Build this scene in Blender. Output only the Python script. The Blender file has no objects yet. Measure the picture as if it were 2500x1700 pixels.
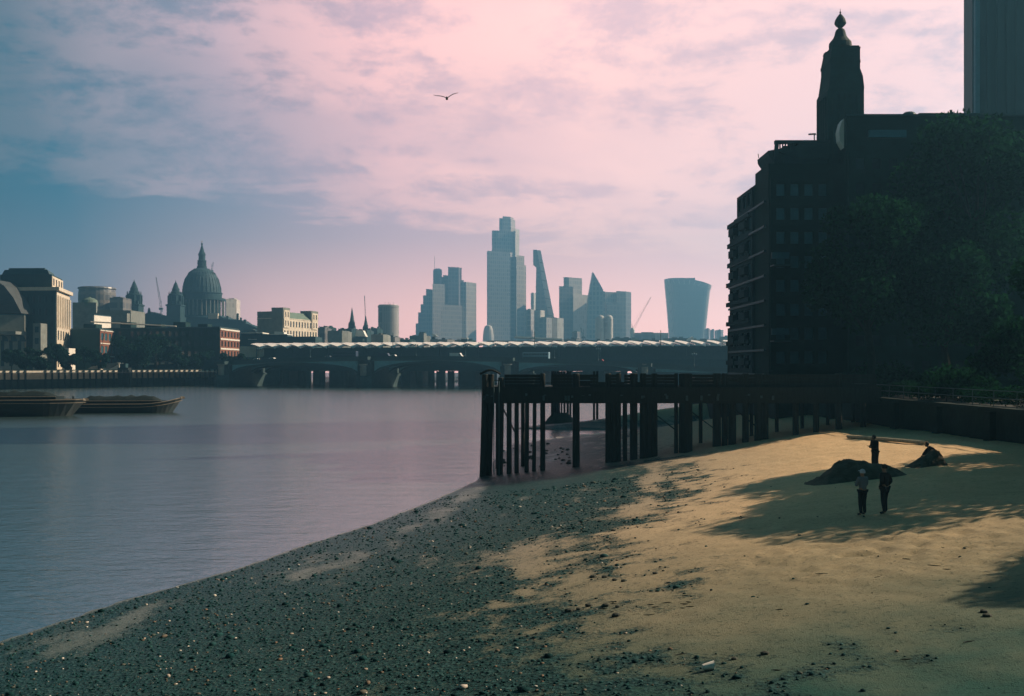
import bpy, math, random
import numpy as np
from mathutils import Vector, noise
R = math.radians
random.seed(7); rng = np.random.default_rng(7)
scene = bpy.context.scene
# ---------------------------------------------------------------- camera
F, HZ, CZ = 2400.0, 893.0, 9.5            # focal length, horizon row (2500 px wide frame), camera height over the water
cam = bpy.data.cameras.new('camera'); cam.sensor_width = 36; cam.lens = 36*F/2500
cam.shift_y = (HZ-850)/2500; cam.clip_start = 0.5; cam.clip_end = 9000
co = bpy.data.objects.new('camera', cam); scene.collection.objects.link(co)
co.location = (0, 0, CZ); co.rotation_euler = (R(90), 0, 0); scene.camera = co
# ---------------------------------------------------------------- sun
SUN_AZ, SUN_EL = 72, 33
sd = bpy.data.lights.new('sun', 'SUN'); sd.energy = 5.0; sd.angle = R(0.5); sd.color = (1.0, .78, .56)
so = bpy.data.objects.new('sun', sd); scene.collection.objects.link(so)
so.rotation_euler = Vector((math.sin(R(SUN_AZ))*math.cos(R(SUN_EL)), math.cos(R(SUN_AZ))*math.cos(R(SUN_EL)), math.sin(R(SUN_EL)))).to_track_quat('Z', 'Y').to_euler()
# ---------------------------------------------------------------- exposure
vs = scene.view_settings; vs.view_transform = 'Standard'; vs.look = 'None'; vs.gamma = 1; vs.exposure = 0.66
# ---------------------------------------------------------------- sky
world = bpy.data.worlds.new("World"); scene.world = world; world.use_nodes = True
nt = world.node_tree; nt.nodes.clear()
def nd(t, **k):
    n = nt.nodes.new(t)
    for a, b in k.items(): setattr(n, a, b)
    return n
def mt(op, a, b=None, c=None, clamp=False):
    n = nd('ShaderNodeMath', operation=op, use_clamp=clamp)
    for i, v in enumerate((a, b, c)):
        if v is None: continue
        if isinstance(v, (int, float)): n.inputs[i].default_value = v
        else: nt.links.new(v, n.inputs[i])
    return n.outputs[0]
def smooth(v, a, b, c=0.0, d=1.0):
    n = nd('ShaderNodeMapRange', interpolation_type='SMOOTHSTEP')
    nt.links.new(v, n.inputs[0])
    for i, x in enumerate((a, b, c, d)): n.inputs[i+1].default_value = x
    return n.outputs[0]
def ramp(v, stops):
    n = nd('ShaderNodeValToRGB'); nt.links.new(v, n.inputs[0]); cr = n.color_ramp
    while len(cr.elements) < len(stops): cr.elements.new(.5)
    for e, (p, c) in zip(cr.elements, stops): e.position = p; e.color = (*c, 1)
    return n.outputs[0]
def mixc(f, a, b, bt='MIX'):
    n = nd('ShaderNodeMix', data_type='RGBA', blend_type=bt)
    if isinstance(f, (int, float)): n.inputs[0].default_value = f
    else: nt.links.new(f, n.inputs[0])
    for i, v in ((6, a), (7, b)):
        if isinstance(v, tuple): n.inputs[i].default_value = (*v, 1)
        else: nt.links.new(v, n.inputs[i])
    return n.outputs[2]
def fbm(vec, scale, detail, rough, dist=0.0, sc=(1, 1, 1), rz=0):
    m = nd('ShaderNodeMapping'); m.inputs['Scale'].default_value = sc; m.inputs['Rotation'].default_value = (0, 0, rz)
    nt.links.new(vec, m.inputs[0])
    n = nd('ShaderNodeTexNoise'); nt.links.new(m.outputs[0], n.inputs['Vector'])
    n.inputs['Scale'].default_value = scale; n.inputs['Detail'].default_value = detail
    n.inputs['Roughness'].default_value = rough; n.inputs['Distortion'].default_value = dist
    return n.outputs[0]
tc = nd('ShaderNodeTexCoord'); D = tc.outputs['Generated']
sx = nd('ShaderNodeSeparateXYZ'); nt.links.new(D, sx.inputs[0]); dx, dy, dz = sx.outputs
ga, ge = 0.42, 0.30                        # direction of the bright part of the sky, towards the sun behind the clouds
gd = nd('ShaderNodeVectorMath', operation='DOT_PRODUCT'); nt.links.new(D, gd.inputs[0])
gd.inputs[1].default_value = (math.sin(ga)*math.cos(ge), math.cos(ga)*math.cos(ge), math.sin(ge)); g = gd.outputs['Value']
g = mt('MAXIMUM', g, 0.0)
den = mt('ADD', mt('MAXIMUM', dz, 0.0), 0.08)
cx = nd('ShaderNodeCombineXYZ'); nt.links.new(mt('DIVIDE', dx, den), cx.inputs[0]); nt.links.new(mt('DIVIDE', dy, den), cx.inputs[1]); q = cx.outputs[0]
sq = nd('ShaderNodeSeparateXYZ'); nt.links.new(q, sq.inputs[0])
n1 = fbm(q, 1.7, 9, .60, .5, (.8, 1.15, 1), R(24))
n2 = fbm(D, 9.0, 9, .66, .35, (1.0, 1.0, 2.1), R(0))
n4 = fbm(D, 30.0, 7, .65, .3, (1.0, 1.0, 2.2), R(10))
n3 = fbm(q, .55, 4, .5, .3, (1, 1, 1), .4)
edge = mt('SUBTRACT', sq.outputs[1], mt('MULTIPLY_ADD', mt('ADD', sq.outputs[0], 1.85), .62, 3.50))
edge = mt('ADD', edge, mt('MULTIPLY', mt('SUBTRACT', n1, .5), 3.2))
sheet = smooth(edge, .20, -.22)
tex = mt('ADD', mt('ADD', mt('MULTIPLY', n1, .40), mt('MULTIPLY', n2, .42)), mt('MULTIPLY', n4, .18))
body = smooth(tex, .405, .53, .05, 1.0)
body = mt('MULTIPLY', body, smooth(n3, .38, .52, .5, 1.0))
cl = mt('MULTIPLY', sheet, body)
CLOUD = [(0, (.000, .042, .048)), (.42, (.001, .07, .085)), (.58, (.03, .11, .15)), (.66, (.12, .155, .20)), (.72, (.36, .29, .335)), (.78, (.58, .39, .43)), (.86, (1.02, .55, .52)), (.94, (1.18, .65, .57)), (1, (1.0, .58, .54))]
CLEAR = [(0, (.000, .028, .034)), (.42, (.001, .05, .07)), (.58, (.004, .08, .125)), (.67, (.014, .11, .175)), (.77, (.22, .22, .29)), (.86, (.56, .36, .42)), (.94, (.80, .47, .49)), (1, (.62, .41, .45))]
LOWC = [(0, (.000, .04, .045)), (.42, (.002, .07, .09)), (.58, (.08, .13, .17)), (.67, (.26, .225, .26)), (.77, (1.02, .54, .49)), (.86, (1.34, .67, .58)), (1, (1.5, .78, .66))]
cc, ck, cl0 = ramp(g, CLOUD), ramp(g, CLEAR), ramp(g, LOWC)
clear = mixc(smooth(dz, .03, .17), cl0, ck)
sky = nd('ShaderNodeTexSky', sky_type='NISHITA'); sky.sun_disc = False
sky.sun_elevation = R(SUN_EL); sky.sun_rotation = R(SUN_AZ); sky.dust_density = 2.0
col = mixc(cl, clear, cc)
col = mixc(1.0, col, (10, 10, 10), 'MULTIPLY')                       # background strength below is 0.1
col = mixc(.06, col, sky.outputs[0])
col = mixc(smooth(dz, .36, .52), col, mixc(1.0, col, (.04, .44, .50), 'MULTIPLY'))  # sky above the view tinted teal so that shaded surfaces turn teal
up = mt('MULTIPLY', smooth(dz, .45, .95, 1.0, .55), smooth(dz, 0.0, .30, 1.35, 1.0))                                  # unseen overhead sky dimmed, low sky brightened
vm = nd('ShaderNodeVectorMath', operation='SCALE'); nt.links.new(col, vm.inputs[0]); nt.links.new(up, vm.inputs['Scale'])
bg = nd('ShaderNodeBackground'); bg.inputs['Strength'].default_value = 0.1; nt.links.new(vm.outputs[0], bg.inputs['Color'])
wo = nd('ShaderNodeOutputWorld'); nt.links.new(bg.outputs[0], wo.inputs['Surface'])
# ---------------------------------------------------------------- helpers
def P(x, y, Y): return Vector(((x-1250)/F*Y, Y, CZ-(y-HZ)/F*Y))      # where a sight line of the frame reaches distance Y
def PX(x, Y): return (x-1250)/F*Y
def PZ(y, Y): return CZ-(y-HZ)/F*Y
def tag(o, label=None, cat=None, group=None, kind=None):
    for k, v in (('label', label), ('category', cat), ('group', group), ('kind', kind)):
        if v: o[k] = v
    return o
def thing(name, label, cat, loc=(0, 0, 0), rz=0, group=None):
    o = bpy.data.objects.new(name, None); scene.collection.objects.link(o); o.empty_display_size = .5
    o.location = loc; o.rotation_euler = (0, 0, rz); return tag(o, label, cat, group)
def origin(o):
    v = Vector((0, 0, 0))
    while o is not None: v = v+Vector(o.location); o = o.parent
    return v
class MB:
    """collects faces in world (or local) coordinates, links them as one mesh"""
    def __init__(s): s.v = []; s.f = []
    def add(s, vs_, fs): b = len(s.v); s.v += [tuple(v) for v in vs_]; s.f += [tuple(i+b for i in f) for f in fs]
    def box(s, x0, x1, y0, y1, z0, z1):
        s.add([(x, y, z) for z in (z0, z1) for x, y in ((x0, y0), (x1, y0), (x1, y1), (x0, y1))],
              [(3, 2, 1, 0), (4, 5, 6, 7), (0, 1, 5, 4), (1, 2, 6, 5), (2, 3, 7, 6), (3, 0, 4, 7)]); return s
    def prism(s, poly, z0, z1, top=None):
        n = len(poly); top = top or poly
        s.add([(p[0], p[1], z0) for p in poly]+[(p[0], p[1], z1) for p in top],
              [tuple(range(n-1, -1, -1)), tuple(range(n, 2*n))]+[(i, (i+1) % n, n+(i+1) % n, n+i) for i in range(n)]); return s
    def slab(s, poly3, off):                                        # polygon of 3-D points pushed along off
        n = len(poly3); o = Vector(off)
        s.add([Vector(p) for p in poly3]+[Vector(p)+o for p in poly3],
              [tuple(range(n-1, -1, -1)), tuple(range(n, 2*n))]+[(i, (i+1) % n, n+(i+1) % n, n+i) for i in range(n)]); return s
    def lathe(s, cx_, cy_, prof, n=24, sq=1.0):
        b = []
        for r, z in prof: b += [(cx_+r*math.cos(2*math.pi*(i+.5)/n), cy_+sq*r*math.sin(2*math.pi*(i+.5)/n), z) for i in range(n)]
        f = [tuple(range(n-1, -1, -1)), tuple(range((len(prof)-1)*n, len(prof)*n))]
        for k in range(len(prof)-1): f += [(k*n+i, k*n+(i+1) % n, (k+1)*n+(i+1) % n, (k+1)*n+i) for i in range(n)]
        s.add(b, f); return s
    def tube(s, pts, rad, n=8):
        pts = [Vector(p) for p in pts]
        rad = rad if isinstance(rad, (list, tuple)) else [rad]*len(pts); b = []
        for k, p in enumerate(pts):
            t = (pts[min(k+1, len(pts)-1)]-pts[max(k-1, 0)]).normalized()
            a = t.orthogonal().normalized() if abs(t.z) < .9 else Vector((1, 0, 0)); a = (a-t*a.dot(t)).normalized(); c = t.cross(a)
            b += [p+rad[k]*(a*math.cos(2*math.pi*i/n)+c*math.sin(2*math.pi*i/n)) for i in range(n)]
        m = len(pts); f = [tuple(range(n-1, -1, -1)), tuple(range((m-1)*n, m*n))]
        for k in range(m-1): f += [(k*n+i, k*n+(i+1) % n, (k+1)*n+(i+1) % n, (k+1)*n+i) for i in range(n)]
        s.add(b, f); return s
    def build(s, name, mat, parent=None, local=False, smooth=False):
        o = bpy.data.objects.new(name, None) if False else None
        off = Vector((0, 0, 0)) if (parent is None or local) else origin(parent)
        me = bpy.data.meshes.new(name); me.from_pydata([tuple(Vector(v)-off) for v in s.v], [], s.f); me.materials.append(mat); me.update()
        if smooth: me.polygons.foreach_set('use_smooth', [True]*len(me.polygons))
        o = bpy.data.objects.new(name, me); scene.collection.objects.link(o); o.parent = parent; return o
def B(x0, x1, y0, y1, z0, z1): return MB().box(x0, x1, y0, y1, z0, z1)
def structure(o): o['kind'] = 'structure'; return o
def kids(o): return [c for c in ALLKIDS.get(o.name, [])]
def dup(root, loc, rz=None, label=None, group=None):
    r = root.copy(); scene.collection.objects.link(r); r.location = loc
    if rz is not None: r.rotation_euler = (0, 0, rz)
    if label: r['label'] = label
    if group: r['group'] = group
    for ch in list(root.children):
        c = ch.copy(); scene.collection.objects.link(c); c.parent = r
        for g2 in list(ch.children):
            d = g2.copy(); scene.collection.objects.link(d); d.parent = c
    return r
# ---------------------------------------------------------------- materials
def mat(name, col, rough=.8, var=.25, scale=3.0, bump=0.0, bscale=None, spec=.3, metal=0.0, col2=None, sc=(1, 1, 1)):
    m = bpy.data.materials.new(name); m.use_nodes = True; t = m.node_tree; b = t.nodes['Principled BSDF']
    b.inputs['Roughness'].default_value = rough; b.inputs['Specular IOR Level'].default_value = spec; b.inputs['Metallic'].default_value = metal
    tcn = t.nodes.new('ShaderNodeTexCoord'); mp = t.nodes.new('ShaderNodeMapping'); mp.inputs['Scale'].default_value = sc
    t.links.new(tcn.outputs['Object'], mp.inputs[0])
    n = t.nodes.new('ShaderNodeTexNoise'); n.inputs['Scale'].default_value = scale; n.inputs['Detail'].default_value = 6; n.inputs['Roughness'].default_value = .65
    t.links.new(mp.outputs[0], n.inputs['Vector'])
    r = t.nodes.new('ShaderNodeValToRGB'); r.color_ramp.elements[0].position = .3; r.color_ramp.elements[1].position = .7
    c2 = col2 or tuple(min(1, c*(1+var)) for c in col)
    r.color_ramp.elements[0].color = (*[c*(1-var) for c in col], 1); r.color_ramp.elements[1].color = (*c2, 1)
    t.links.new(n.outputs[0], r.inputs[0]); t.links.new(r.outputs[0], b.inputs['Base Color'])
    if bump:
        n2_ = t.nodes.new('ShaderNodeTexNoise'); n2_.inputs['Scale'].default_value = bscale or scale*4; n2_.inputs['Detail'].default_value = 4
        t.links.new(mp.outputs[0], n2_.inputs['Vector']); bp = t.nodes.new('ShaderNodeBump'); bp.inputs['Strength'].default_value = 1; bp.inputs['Distance'].default_value = bump
        t.links.new(n2_.outputs[0], bp.inputs['Height']); t.links.new(bp.outputs[0], b.inputs['Normal'])
    return m
def curtain(name, glass, frame, w, h, rough=.35, line=.12):
    """glazed or panelled front: floors and mullions as a pattern in metres"""
    m = bpy.data.materials.new(name); m.use_nodes = True; t = m.node_tree; b = t.nodes['Principled BSDF']
    tcn = t.nodes.new('ShaderNodeTexCoord'); s = t.nodes.new('ShaderNodeSeparateXYZ'); t.links.new(tcn.outputs['Object'], s.inputs[0])
    a = t.nodes.new('ShaderNodeMath'); a.operation = 'ADD'; t.links.new(s.outputs[0], a.inputs[0]); t.links.new(s.outputs[1], a.inputs[1])
    c = t.nodes.new('ShaderNodeCombineXYZ'); t.links.new(a.outputs[0], c.inputs[0]); t.links.new(s.outputs[2], c.inputs[1])
    br = t.nodes.new('ShaderNodeTexBrick'); t.links.new(c.outputs[0], br.inputs['Vector']); br.offset = 0; br.inputs['Scale'].default_value = 1
    br.inputs['Brick Width'].default_value = w; br.inputs['Row Height'].default_value = h; br.inputs['Mortar Size'].default_value = line*h
    br.inputs['Color1'].default_value = (*glass, 1); br.inputs['Color2'].default_value = (*[x*1.6 for x in glass], 1); br.inputs['Mortar'].default_value = (*frame, 1)
    t.links.new(br.outputs['Color'], b.inputs['Base Color']); b.inputs['Roughness'].default_value = rough; b.inputs['Specular IOR Level'].default_value = .5
    return m
M = dict(
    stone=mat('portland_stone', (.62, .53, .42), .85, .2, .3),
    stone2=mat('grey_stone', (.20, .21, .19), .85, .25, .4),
    darkstone=mat('shaded_stone', (.02, .055, .065), .9, .3, .3),  # shade of the unlit sides put into the stone colour
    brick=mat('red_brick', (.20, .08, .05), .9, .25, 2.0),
    darkbrick=mat('shaded_brick', (.004, .030, .028), .9, .3, .6),  # dark teal: shade on the fronts put into the brick colour
    render=mat('white_render', (.72, .66, .58), .8, .1, .5),
    lead=mat('lead_roof', (.03, .075, .09), .7, .25, .3),
    slate=mat('slate_roof', (.06, .07, .075), .7, .25, .5),
    cap=mat('dark_cap', (.01, .035, .034), .8, .2, .5),
    copper=mat('copper_roof', (.14, .20, .16), .7, .2, .5),
    glass=mat('window_glass', (.02, .035, .045), .15, .3, 1.0, spec=.6),
    glassblue=mat('pale_window_glass', (.03, .13, .18), .3, .3, 1.0, spec=.7),
    white=mat('white_panel', (.82, .78, .70), .6, .06, .3),
    iron=mat('painted_iron', (.02, .06, .07), .6, .2, .6),
    pierstone=mat('granite_pier', (.03, .06, .065), .85, .3, .5),
    spandrel=mat('spandrel_plates', (.12, .32, .38), .6, .2, .6),
    steel=mat('grey_steel', (.04, .085, .10), .5, .2, 1.0),
    redsteel=mat('red_steel', (.30, .07, .04), .6, .2, 1.0),
    timber=mat('wet_timber', (.010, .017, .016), .75, .5, 2.2, .02, 9.0, sc=(3, 3, .4)),
    weed=mat('weed_stained_stone', (.035, .05, .035), .9, .4, .6, .03, 3.0),
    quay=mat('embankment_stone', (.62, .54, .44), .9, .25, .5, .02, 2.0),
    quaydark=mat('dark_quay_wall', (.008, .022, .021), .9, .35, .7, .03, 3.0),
    hull=mat('black_hull', (.006, .016, .017), .55, .4, .8),
    rail=mat('rubbed_gunwale', (.20, .17, .13), .5, .3, 3.0),
    cargo=mat('hold_cover', (.008, .016, .016), .8, .4, 1.5, .05, 4.0),
    bark=mat('bark', (.012, .02, .016), .95, .4, 3.0, .02, 12),
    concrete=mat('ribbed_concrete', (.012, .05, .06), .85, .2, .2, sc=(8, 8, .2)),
    asphalt=mat('asphalt', (.05, .05, .05), .9, .2, 2.0),
    paving=mat('paving', (.04, .045, .045), .9, .2, 1.5),
    earth=mat('city_ground', (.06, .065, .06), .95, .25, .05),
)
def leafmat(name, c, tr=.35):
    m = bpy.data.materials.new(name); m.use_nodes = True; t = m.node_tree; t.nodes.clear()
    o = t.nodes.new('ShaderNodeOutputMaterial'); g_ = t.nodes.new('ShaderNodeNewGeometry'); r = t.nodes.new('ShaderNodeValToRGB')
    r.color_ramp.elements[0].color = (*[x*.5 for x in c], 1); r.color_ramp.elements[1].color = (*[x*1.5 for x in c], 1)
    t.links.new(g_.outputs['Random Per Island'], r.inputs[0])
    d = t.nodes.new('ShaderNodeBsdfDiffuse'); l = t.nodes.new('ShaderNodeBsdfTranslucent'); x = t.nodes.new('ShaderNodeMixShader'); x.inputs[0].default_value = tr
    for n in (d, l): t.links.new(r.outputs[0], n.inputs['Color'])
    t.links.new(d.outputs[0], x.inputs[1]); t.links.new(l.outputs[0], x.inputs[2]); t.links.new(x.outputs[0], o.inputs[0]); return m
M['leaf'] = leafmat('plane_leaves', (.009, .045, .020), .30)
M['leaf2'] = leafmat('bank_leaves', (.012, .04, .03), .12)
# ---------------------------------------------------------------- beach, river, ground
SH = np.array([(-10, -31), (5, -26.3), (33.7, -17.6), (39.4, -15.8), (46, -12.8), (52.3, -10.8), (58.6, -8.5), (68.9, -5.6), (81, -3.0), (100, -1.8), (117, .2), (126, 4.5),
               (133, 9), (140, 14.5), (143.5, 13), (145.5, 5.5), (147, .6), (149.5, .2), (153, 5.5), (160, 13), (170, 20), (187, 28), (230, 46)], float)
HD = np.array([(-25, -2.2), (0, 0), (8, .85), (13, 1.5), (20, 2.65), (26, 3.6), (30, 4.1), (34, 4.5), (45, 5.0), (70, 5.3)], float)
def shore(Y): return np.interp(Y, SH[:, 0], SH[:, 1])
def H0(X, Y): return np.interp(.955*(X-shore(Y)), HD[:, 0], HD[:, 1])
def nz(x, y, z=0.0): return noise.noise(Vector((x, y, z)))
MOUNDS = []                                                          # sand heaps pushed up on the beach
def H(X, Y):
    z = float(H0(X, Y)); d = .955*(X-float(shore(Y)))
    k = min(1, max(0, (d+1)/6))
    z += k*(.10*nz(X*.12, Y*.12)+.045*nz(X*.5, Y*.5, 3)); z += .03*nz(X*1.3, Y*1.3, 8)*min(1, max(0, (d+2)/3))
    # trodden sand below the trees
    f = math.exp(-((X-12.5)/6.0)**2-((Y-29.5)/4.2)**2)
    if f > .02: z -= f*.26*max(0, nz(X*2.6, Y*1.7, 20)+.08)
    if 105 < Y < 150 and d < 4: z += .25*max(0, nz(X*.9, Y*.9, 5))
    return z
def hit(x, y):
    "where the sight line through a pixel meets the beach"
    Y = 8.0
    while Y < 400:
        p = P(x, y, Y)
        if p.z < float(H0(p.x, p.y)): return p
        Y += .1
    return p
def gravel(X, Y):
    d = .955*(X-float(shore(Y)))
    b = np.interp(Y, [5, 14, 17.7, 20.6, 22, 24, 26, 28.2, 33, 39, 47, 55, 66, 77, 100], [26.5, 26, 25.4, 24.6, 23.2, 21.4, 21.4, 21.2, 20.4, 19.8, 19.6, 19.0, 17.5, 15.5, 13])
    v = (b-d)/4.5+.9*nz(X*.28, Y*.28, 2)+1.1*nz(X*1.1, Y*1.1, 4)+.5*nz(X*3, Y*3, 14)
    m = min(1, max(0, v+.3))
    u = X*.25-Y*.06                                                   # sandy streaks lying along the shore
    s = nz(X*.30-Y*.05, Y*.085+X*.03, 11)+.4*nz(X*.9, Y*.3, 12)
    lim = .17 if Y > 28 else .36
    s += .25*nz(X*2.2, Y*1.6, 31); m *= 1-.85*min(1, max(0, (s-lim)*2.6))*(1 if d > 2 else max(0, d/2))
    m *= min(1, max(0, (d-.05)/.3))
    return m
def beach():
    ys = np.concatenate([np.arange(6, 34, .17), np.arange(34, 64, .3), np.arange(64, 110, .5), np.arange(110, 232, .7)])
    nx = 230; vs_ = []; me = bpy.data.meshes.new('beach'); gm = []
    for Y in ys:
        x0 = max(float(shore(Y))-9, -.60*Y-6); x1 = 32.2 if Y < 104.8 else (28.6 if Y < 131 else 31+(Y-131)*.25)
        for i in range(nx):
            X = x0+(x1-x0)*i/(nx-1); vs_.append((X, Y, H(X, Y))); gm.append(gravel(X, Y))
    n = len(ys); fs = [(j*nx+i, j*nx+i+1, (j+1)*nx+i+1, (j+1)*nx+i) for j in range(n-1) for i in range(nx-1)]
    me.from_pydata(vs_, [], fs); me.polygons.foreach_set('use_smooth', [True]*len(fs))
    at = me.color_attributes.new('ground_kind', 'FLOAT_COLOR', 'POINT')
    at.data.foreach_set('color', np.array([(a, a, a, 1) for a in gm], 'f').ravel()); 
    o = bpy.data.objects.new('beach', me); scene.collection.objects.link(o)
    m = bpy.data.materials.new('sand_and_shingle'); m.use_nodes = True; t = m.node_tree; b = t.nodes['Principled BSDF']; L = t.links.new
    N = t.nodes.new
    A = N('ShaderNodeVertexColor'); A.layer_name = 'ground_kind'; tcn = N('ShaderNodeTexCoord')
    def ns(sc, det=6, rough=.6):
        q_ = N('ShaderNodeTexNoise'); L(tcn.outputs['Object'], q_.inputs['Vector']); q_.inputs['Scale'].default_value = sc; q_.inputs['Detail'].default_value = det; q_.inputs['Roughness'].default_value = rough; return q_.outputs[0]
    def rp(v, st):
        r = N('ShaderNodeValToRGB'); L(v, r.inputs[0]); cr = r.color_ramp
        while len(cr.elements) < len(st): cr.elements.new(.5)
        for e, (p_, c_) in zip(cr.elements, st): e.position = p_; e.color = (*c_, 1)
        return r.outputs[0]
    def mx(f, a, c_, bt='MIX'):
        q_ = N('ShaderNodeMix'); q_.data_type = 'RGBA'; q_.blend_type = bt
        if isinstance(f, float): q_.inputs[0].default_value = f
        else: L(f, q_.inputs[0])
        for i_, v in ((6, a), (7, c_)):
            if isinstance(v, tuple): q_.inputs[i_].default_value = (*v, 1)
            else: L(v, q_.inputs[i_])
        return q_.outputs[2]
    sand = rp(ns(1.2), [(.3, (.62, .43, .25)), (.7, (.78, .55, .33))])
    sand = mx(.35, sand, rp(ns(28, 4), [(.35, (.40, .28, .15)), (.65, (.76, .54, .30))]))
    # wet lower sand is darker and greyer: depends on height above the river
    sp = N('ShaderNodeSeparateXYZ'); L(tcn.outputs['Object'], sp.inputs[0])
    wv = N('ShaderNodeMapRange'); L(sp.outputs[2], wv.inputs[0]); wv.inputs[1].default_value = .6; wv.inputs[2].default_value = 3.6
    sand = mx(wv.outputs[0], (.20, .205, .195), sand)
    # vignette painted into the sand colour: darker, grey green towards the camera
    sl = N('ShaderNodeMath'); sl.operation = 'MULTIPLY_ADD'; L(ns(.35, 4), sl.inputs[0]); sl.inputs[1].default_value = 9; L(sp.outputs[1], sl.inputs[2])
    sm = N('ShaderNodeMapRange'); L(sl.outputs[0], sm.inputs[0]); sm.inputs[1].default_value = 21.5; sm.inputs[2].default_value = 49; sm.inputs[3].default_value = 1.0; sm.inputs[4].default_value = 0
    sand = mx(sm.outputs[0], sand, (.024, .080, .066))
    vo = N('ShaderNodeTexVoronoi'); L(tcn.outputs['Object'], vo.inputs['Vector']); vo.inputs['Scale'].default_value = 9
    peb = rp(vo.outputs['Color'], [(.15, (.002, .020, .022)), (.5, (.007, .045, .048)), (.85, (.03, .085, .085))])
    peb = mx(.4, peb, rp(ns(45, 3), [(.35, (.003, .022, .024)), (.65, (.03, .08, .078))]))
    # ragged edge between the two
    e = N('ShaderNodeMath'); e.operation = 'MULTIPLY_ADD'; L(ns(7, 5, .7), e.inputs[0]); e.inputs[1].default_value = 2.6; e.inputs[2].default_value = -1.3
    e2 = N('ShaderNodeMath'); e2.operation = 'ADD'; L(A.outputs['Color'], e2.inputs[0]); L(e.outputs[0], e2.inputs[1])
    e3 = N('ShaderNodeMapRange'); L(e2.outputs[0], e3.inputs[0]); e3.inputs[1].default_value = .1; e3.inputs[2].default_value = .9
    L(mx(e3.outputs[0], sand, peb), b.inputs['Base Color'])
    rr = N('ShaderNodeMapRange'); L(sp.outputs[2], rr.inputs[0]); rr.inputs[1].default_value = 0; rr.inputs[2].default_value = 2.5; rr.inputs[3].default_value = .30; rr.inputs[4].default_value = .95
    L(rr.outputs[0], b.inputs['Roughness']); b.inputs['Specular IOR Level'].default_value = .12
    bp = N('ShaderNodeBump'); bp.inputs['Distance'].default_value = .05; hm = N('ShaderNodeMath'); hm.operation = 'MULTIPLY'; L(vo.outputs['Distance'], hm.inputs[0]); L(e3.outputs[0], hm.inputs[1])
    ha = N('ShaderNodeMath'); ha.operation = 'MULTIPLY_ADD'; L(ns(22, 5, .7), ha.inputs[0]); ha.inputs[1].default_value = .6; L(hm.outputs[0], ha.inputs[2])
    L(ha.outputs[0], bp.inputs['Height']); L(bp.outputs[0], b.inputs['Normal']); me.materials.append(m)
    return structure(o)
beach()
def pebbles():
    ico = [(0, 0, 1), (.894, 0, .447), (.276, .851, .447), (-.724, .526, .447), (-.724, -.526, .447), (.276, -.851, .447), (.724, .526, -.447), (-.276, .851, -.447), (-.894, 0, -.447), (-.276, -.851, -.447), (.724, -.526, -.447), (0, 0, -1)]
    fc = [(0, 1, 2), (0, 2, 3), (0, 3, 4), (0, 4, 5), (0, 5, 1), (1, 6, 2), (2, 7, 3), (3, 8, 4), (4, 9, 5), (5, 10, 1), (6, 7, 2), (7, 8, 3), (8, 9, 4), (9, 10, 5), (10, 6, 1), (11, 7, 6), (11, 8, 7), (11, 9, 8), (11, 10, 9), (11, 6, 10)]
    T = np.array(ico); Fc = np.array(fc); pos = []; sz = []
    while len(pos) < 34000:
        # more stones where they are close enough to be seen
        Y = 11+60*rng.random()**1.9; X = rng.uniform(-.56*Y, min(.52*Y, 16))
        gk = gravel(X, Y)
        if X < float(shore(Y))+.1 or rng.random() > gk**1.5+.004: continue
        r = .008+.030*rng.random()**3
        if rng.random() < .03: r *= 2.2
        pos.append((X, Y, H(X, Y)+r*.25)); sz.append(r*(1+Y/45))
    n = len(pos); pos = np.array(pos); sz = np.array(sz)
    s = sz[:, None, None]*np.stack([rng.uniform(.7, 1.5, n), rng.uniform(.7, 1.3, n), rng.uniform(.4, .8, n)], 1)[:, None, :]
    V = T[None]*rng.uniform(.8, 1.15, (n, 12, 1))*s; a = rng.uniform(0, 6.28, n)
    V = np.stack([V[..., 0]*np.cos(a)[:, None]-V[..., 1]*np.sin(a)[:, None], V[..., 0]*np.sin(a)[:, None]+V[..., 1]*np.cos(a)[:, None], V[..., 2]], -1)+pos[:, None, :]
    FF = (Fc[None]+12*np.arange(n)[:, None, None]).reshape(-1, 3)
    o = fastmesh('shingle', V.reshape(-1, 3), FF); 
    m = bpy.data.materials.new('beach_stones'); m.use_nodes = True; t = m.node_tree; b = t.nodes['Principled BSDF']
    g_ = t.nodes.new('ShaderNodeNewGeometry'); r = t.nodes.new('ShaderNodeValToRGB'); cr = r.color_ramp
    for _ in range(3): cr.elements.new(.5)
    for e, (p_, c_) in zip(cr.elements, [(0, (.002, .018, .02)), (.5, (.008, .044, .047)), (.85, (.03, .085, .085)), (.955, (.20, .13, .09)), (.985, (.55, .50, .44))]): e.position = p_; e.color = (*c_, 1)
    t.links.new(g_.outputs['Random Per Island'], r.inputs[0]); t.links.new(r.outputs[0], b.inputs['Base Color']); b.inputs['Roughness'].default_value = .9; b.inputs['Specular IOR Level'].default_value = .08
    o.data.materials.append(m); tag(o, 'dark pebbles and small stones strewn over the lower beach', 'pebbles', kind='stuff')
def fastmesh(name, V, FF):
    me = bpy.data.meshes.new(name); V = np.asarray(V, 'f'); FF = np.asarray(FF, 'i'); k = FF.shape[1]
    me.vertices.add(len(V)); me.vertices.foreach_set('co', V.ravel()); me.loops.add(FF.size); me.loops.foreach_set('vertex_index', FF.ravel())
    me.polygons.add(len(FF)); me.polygons.foreach_set('loop_start', np.arange(0, FF.size, k, dtype='i')); me.update(calc_edges=True); me.validate()
    o = bpy.data.objects.new(name, me); scene.collection.objects.link(o); return o
pebbles()
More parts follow.
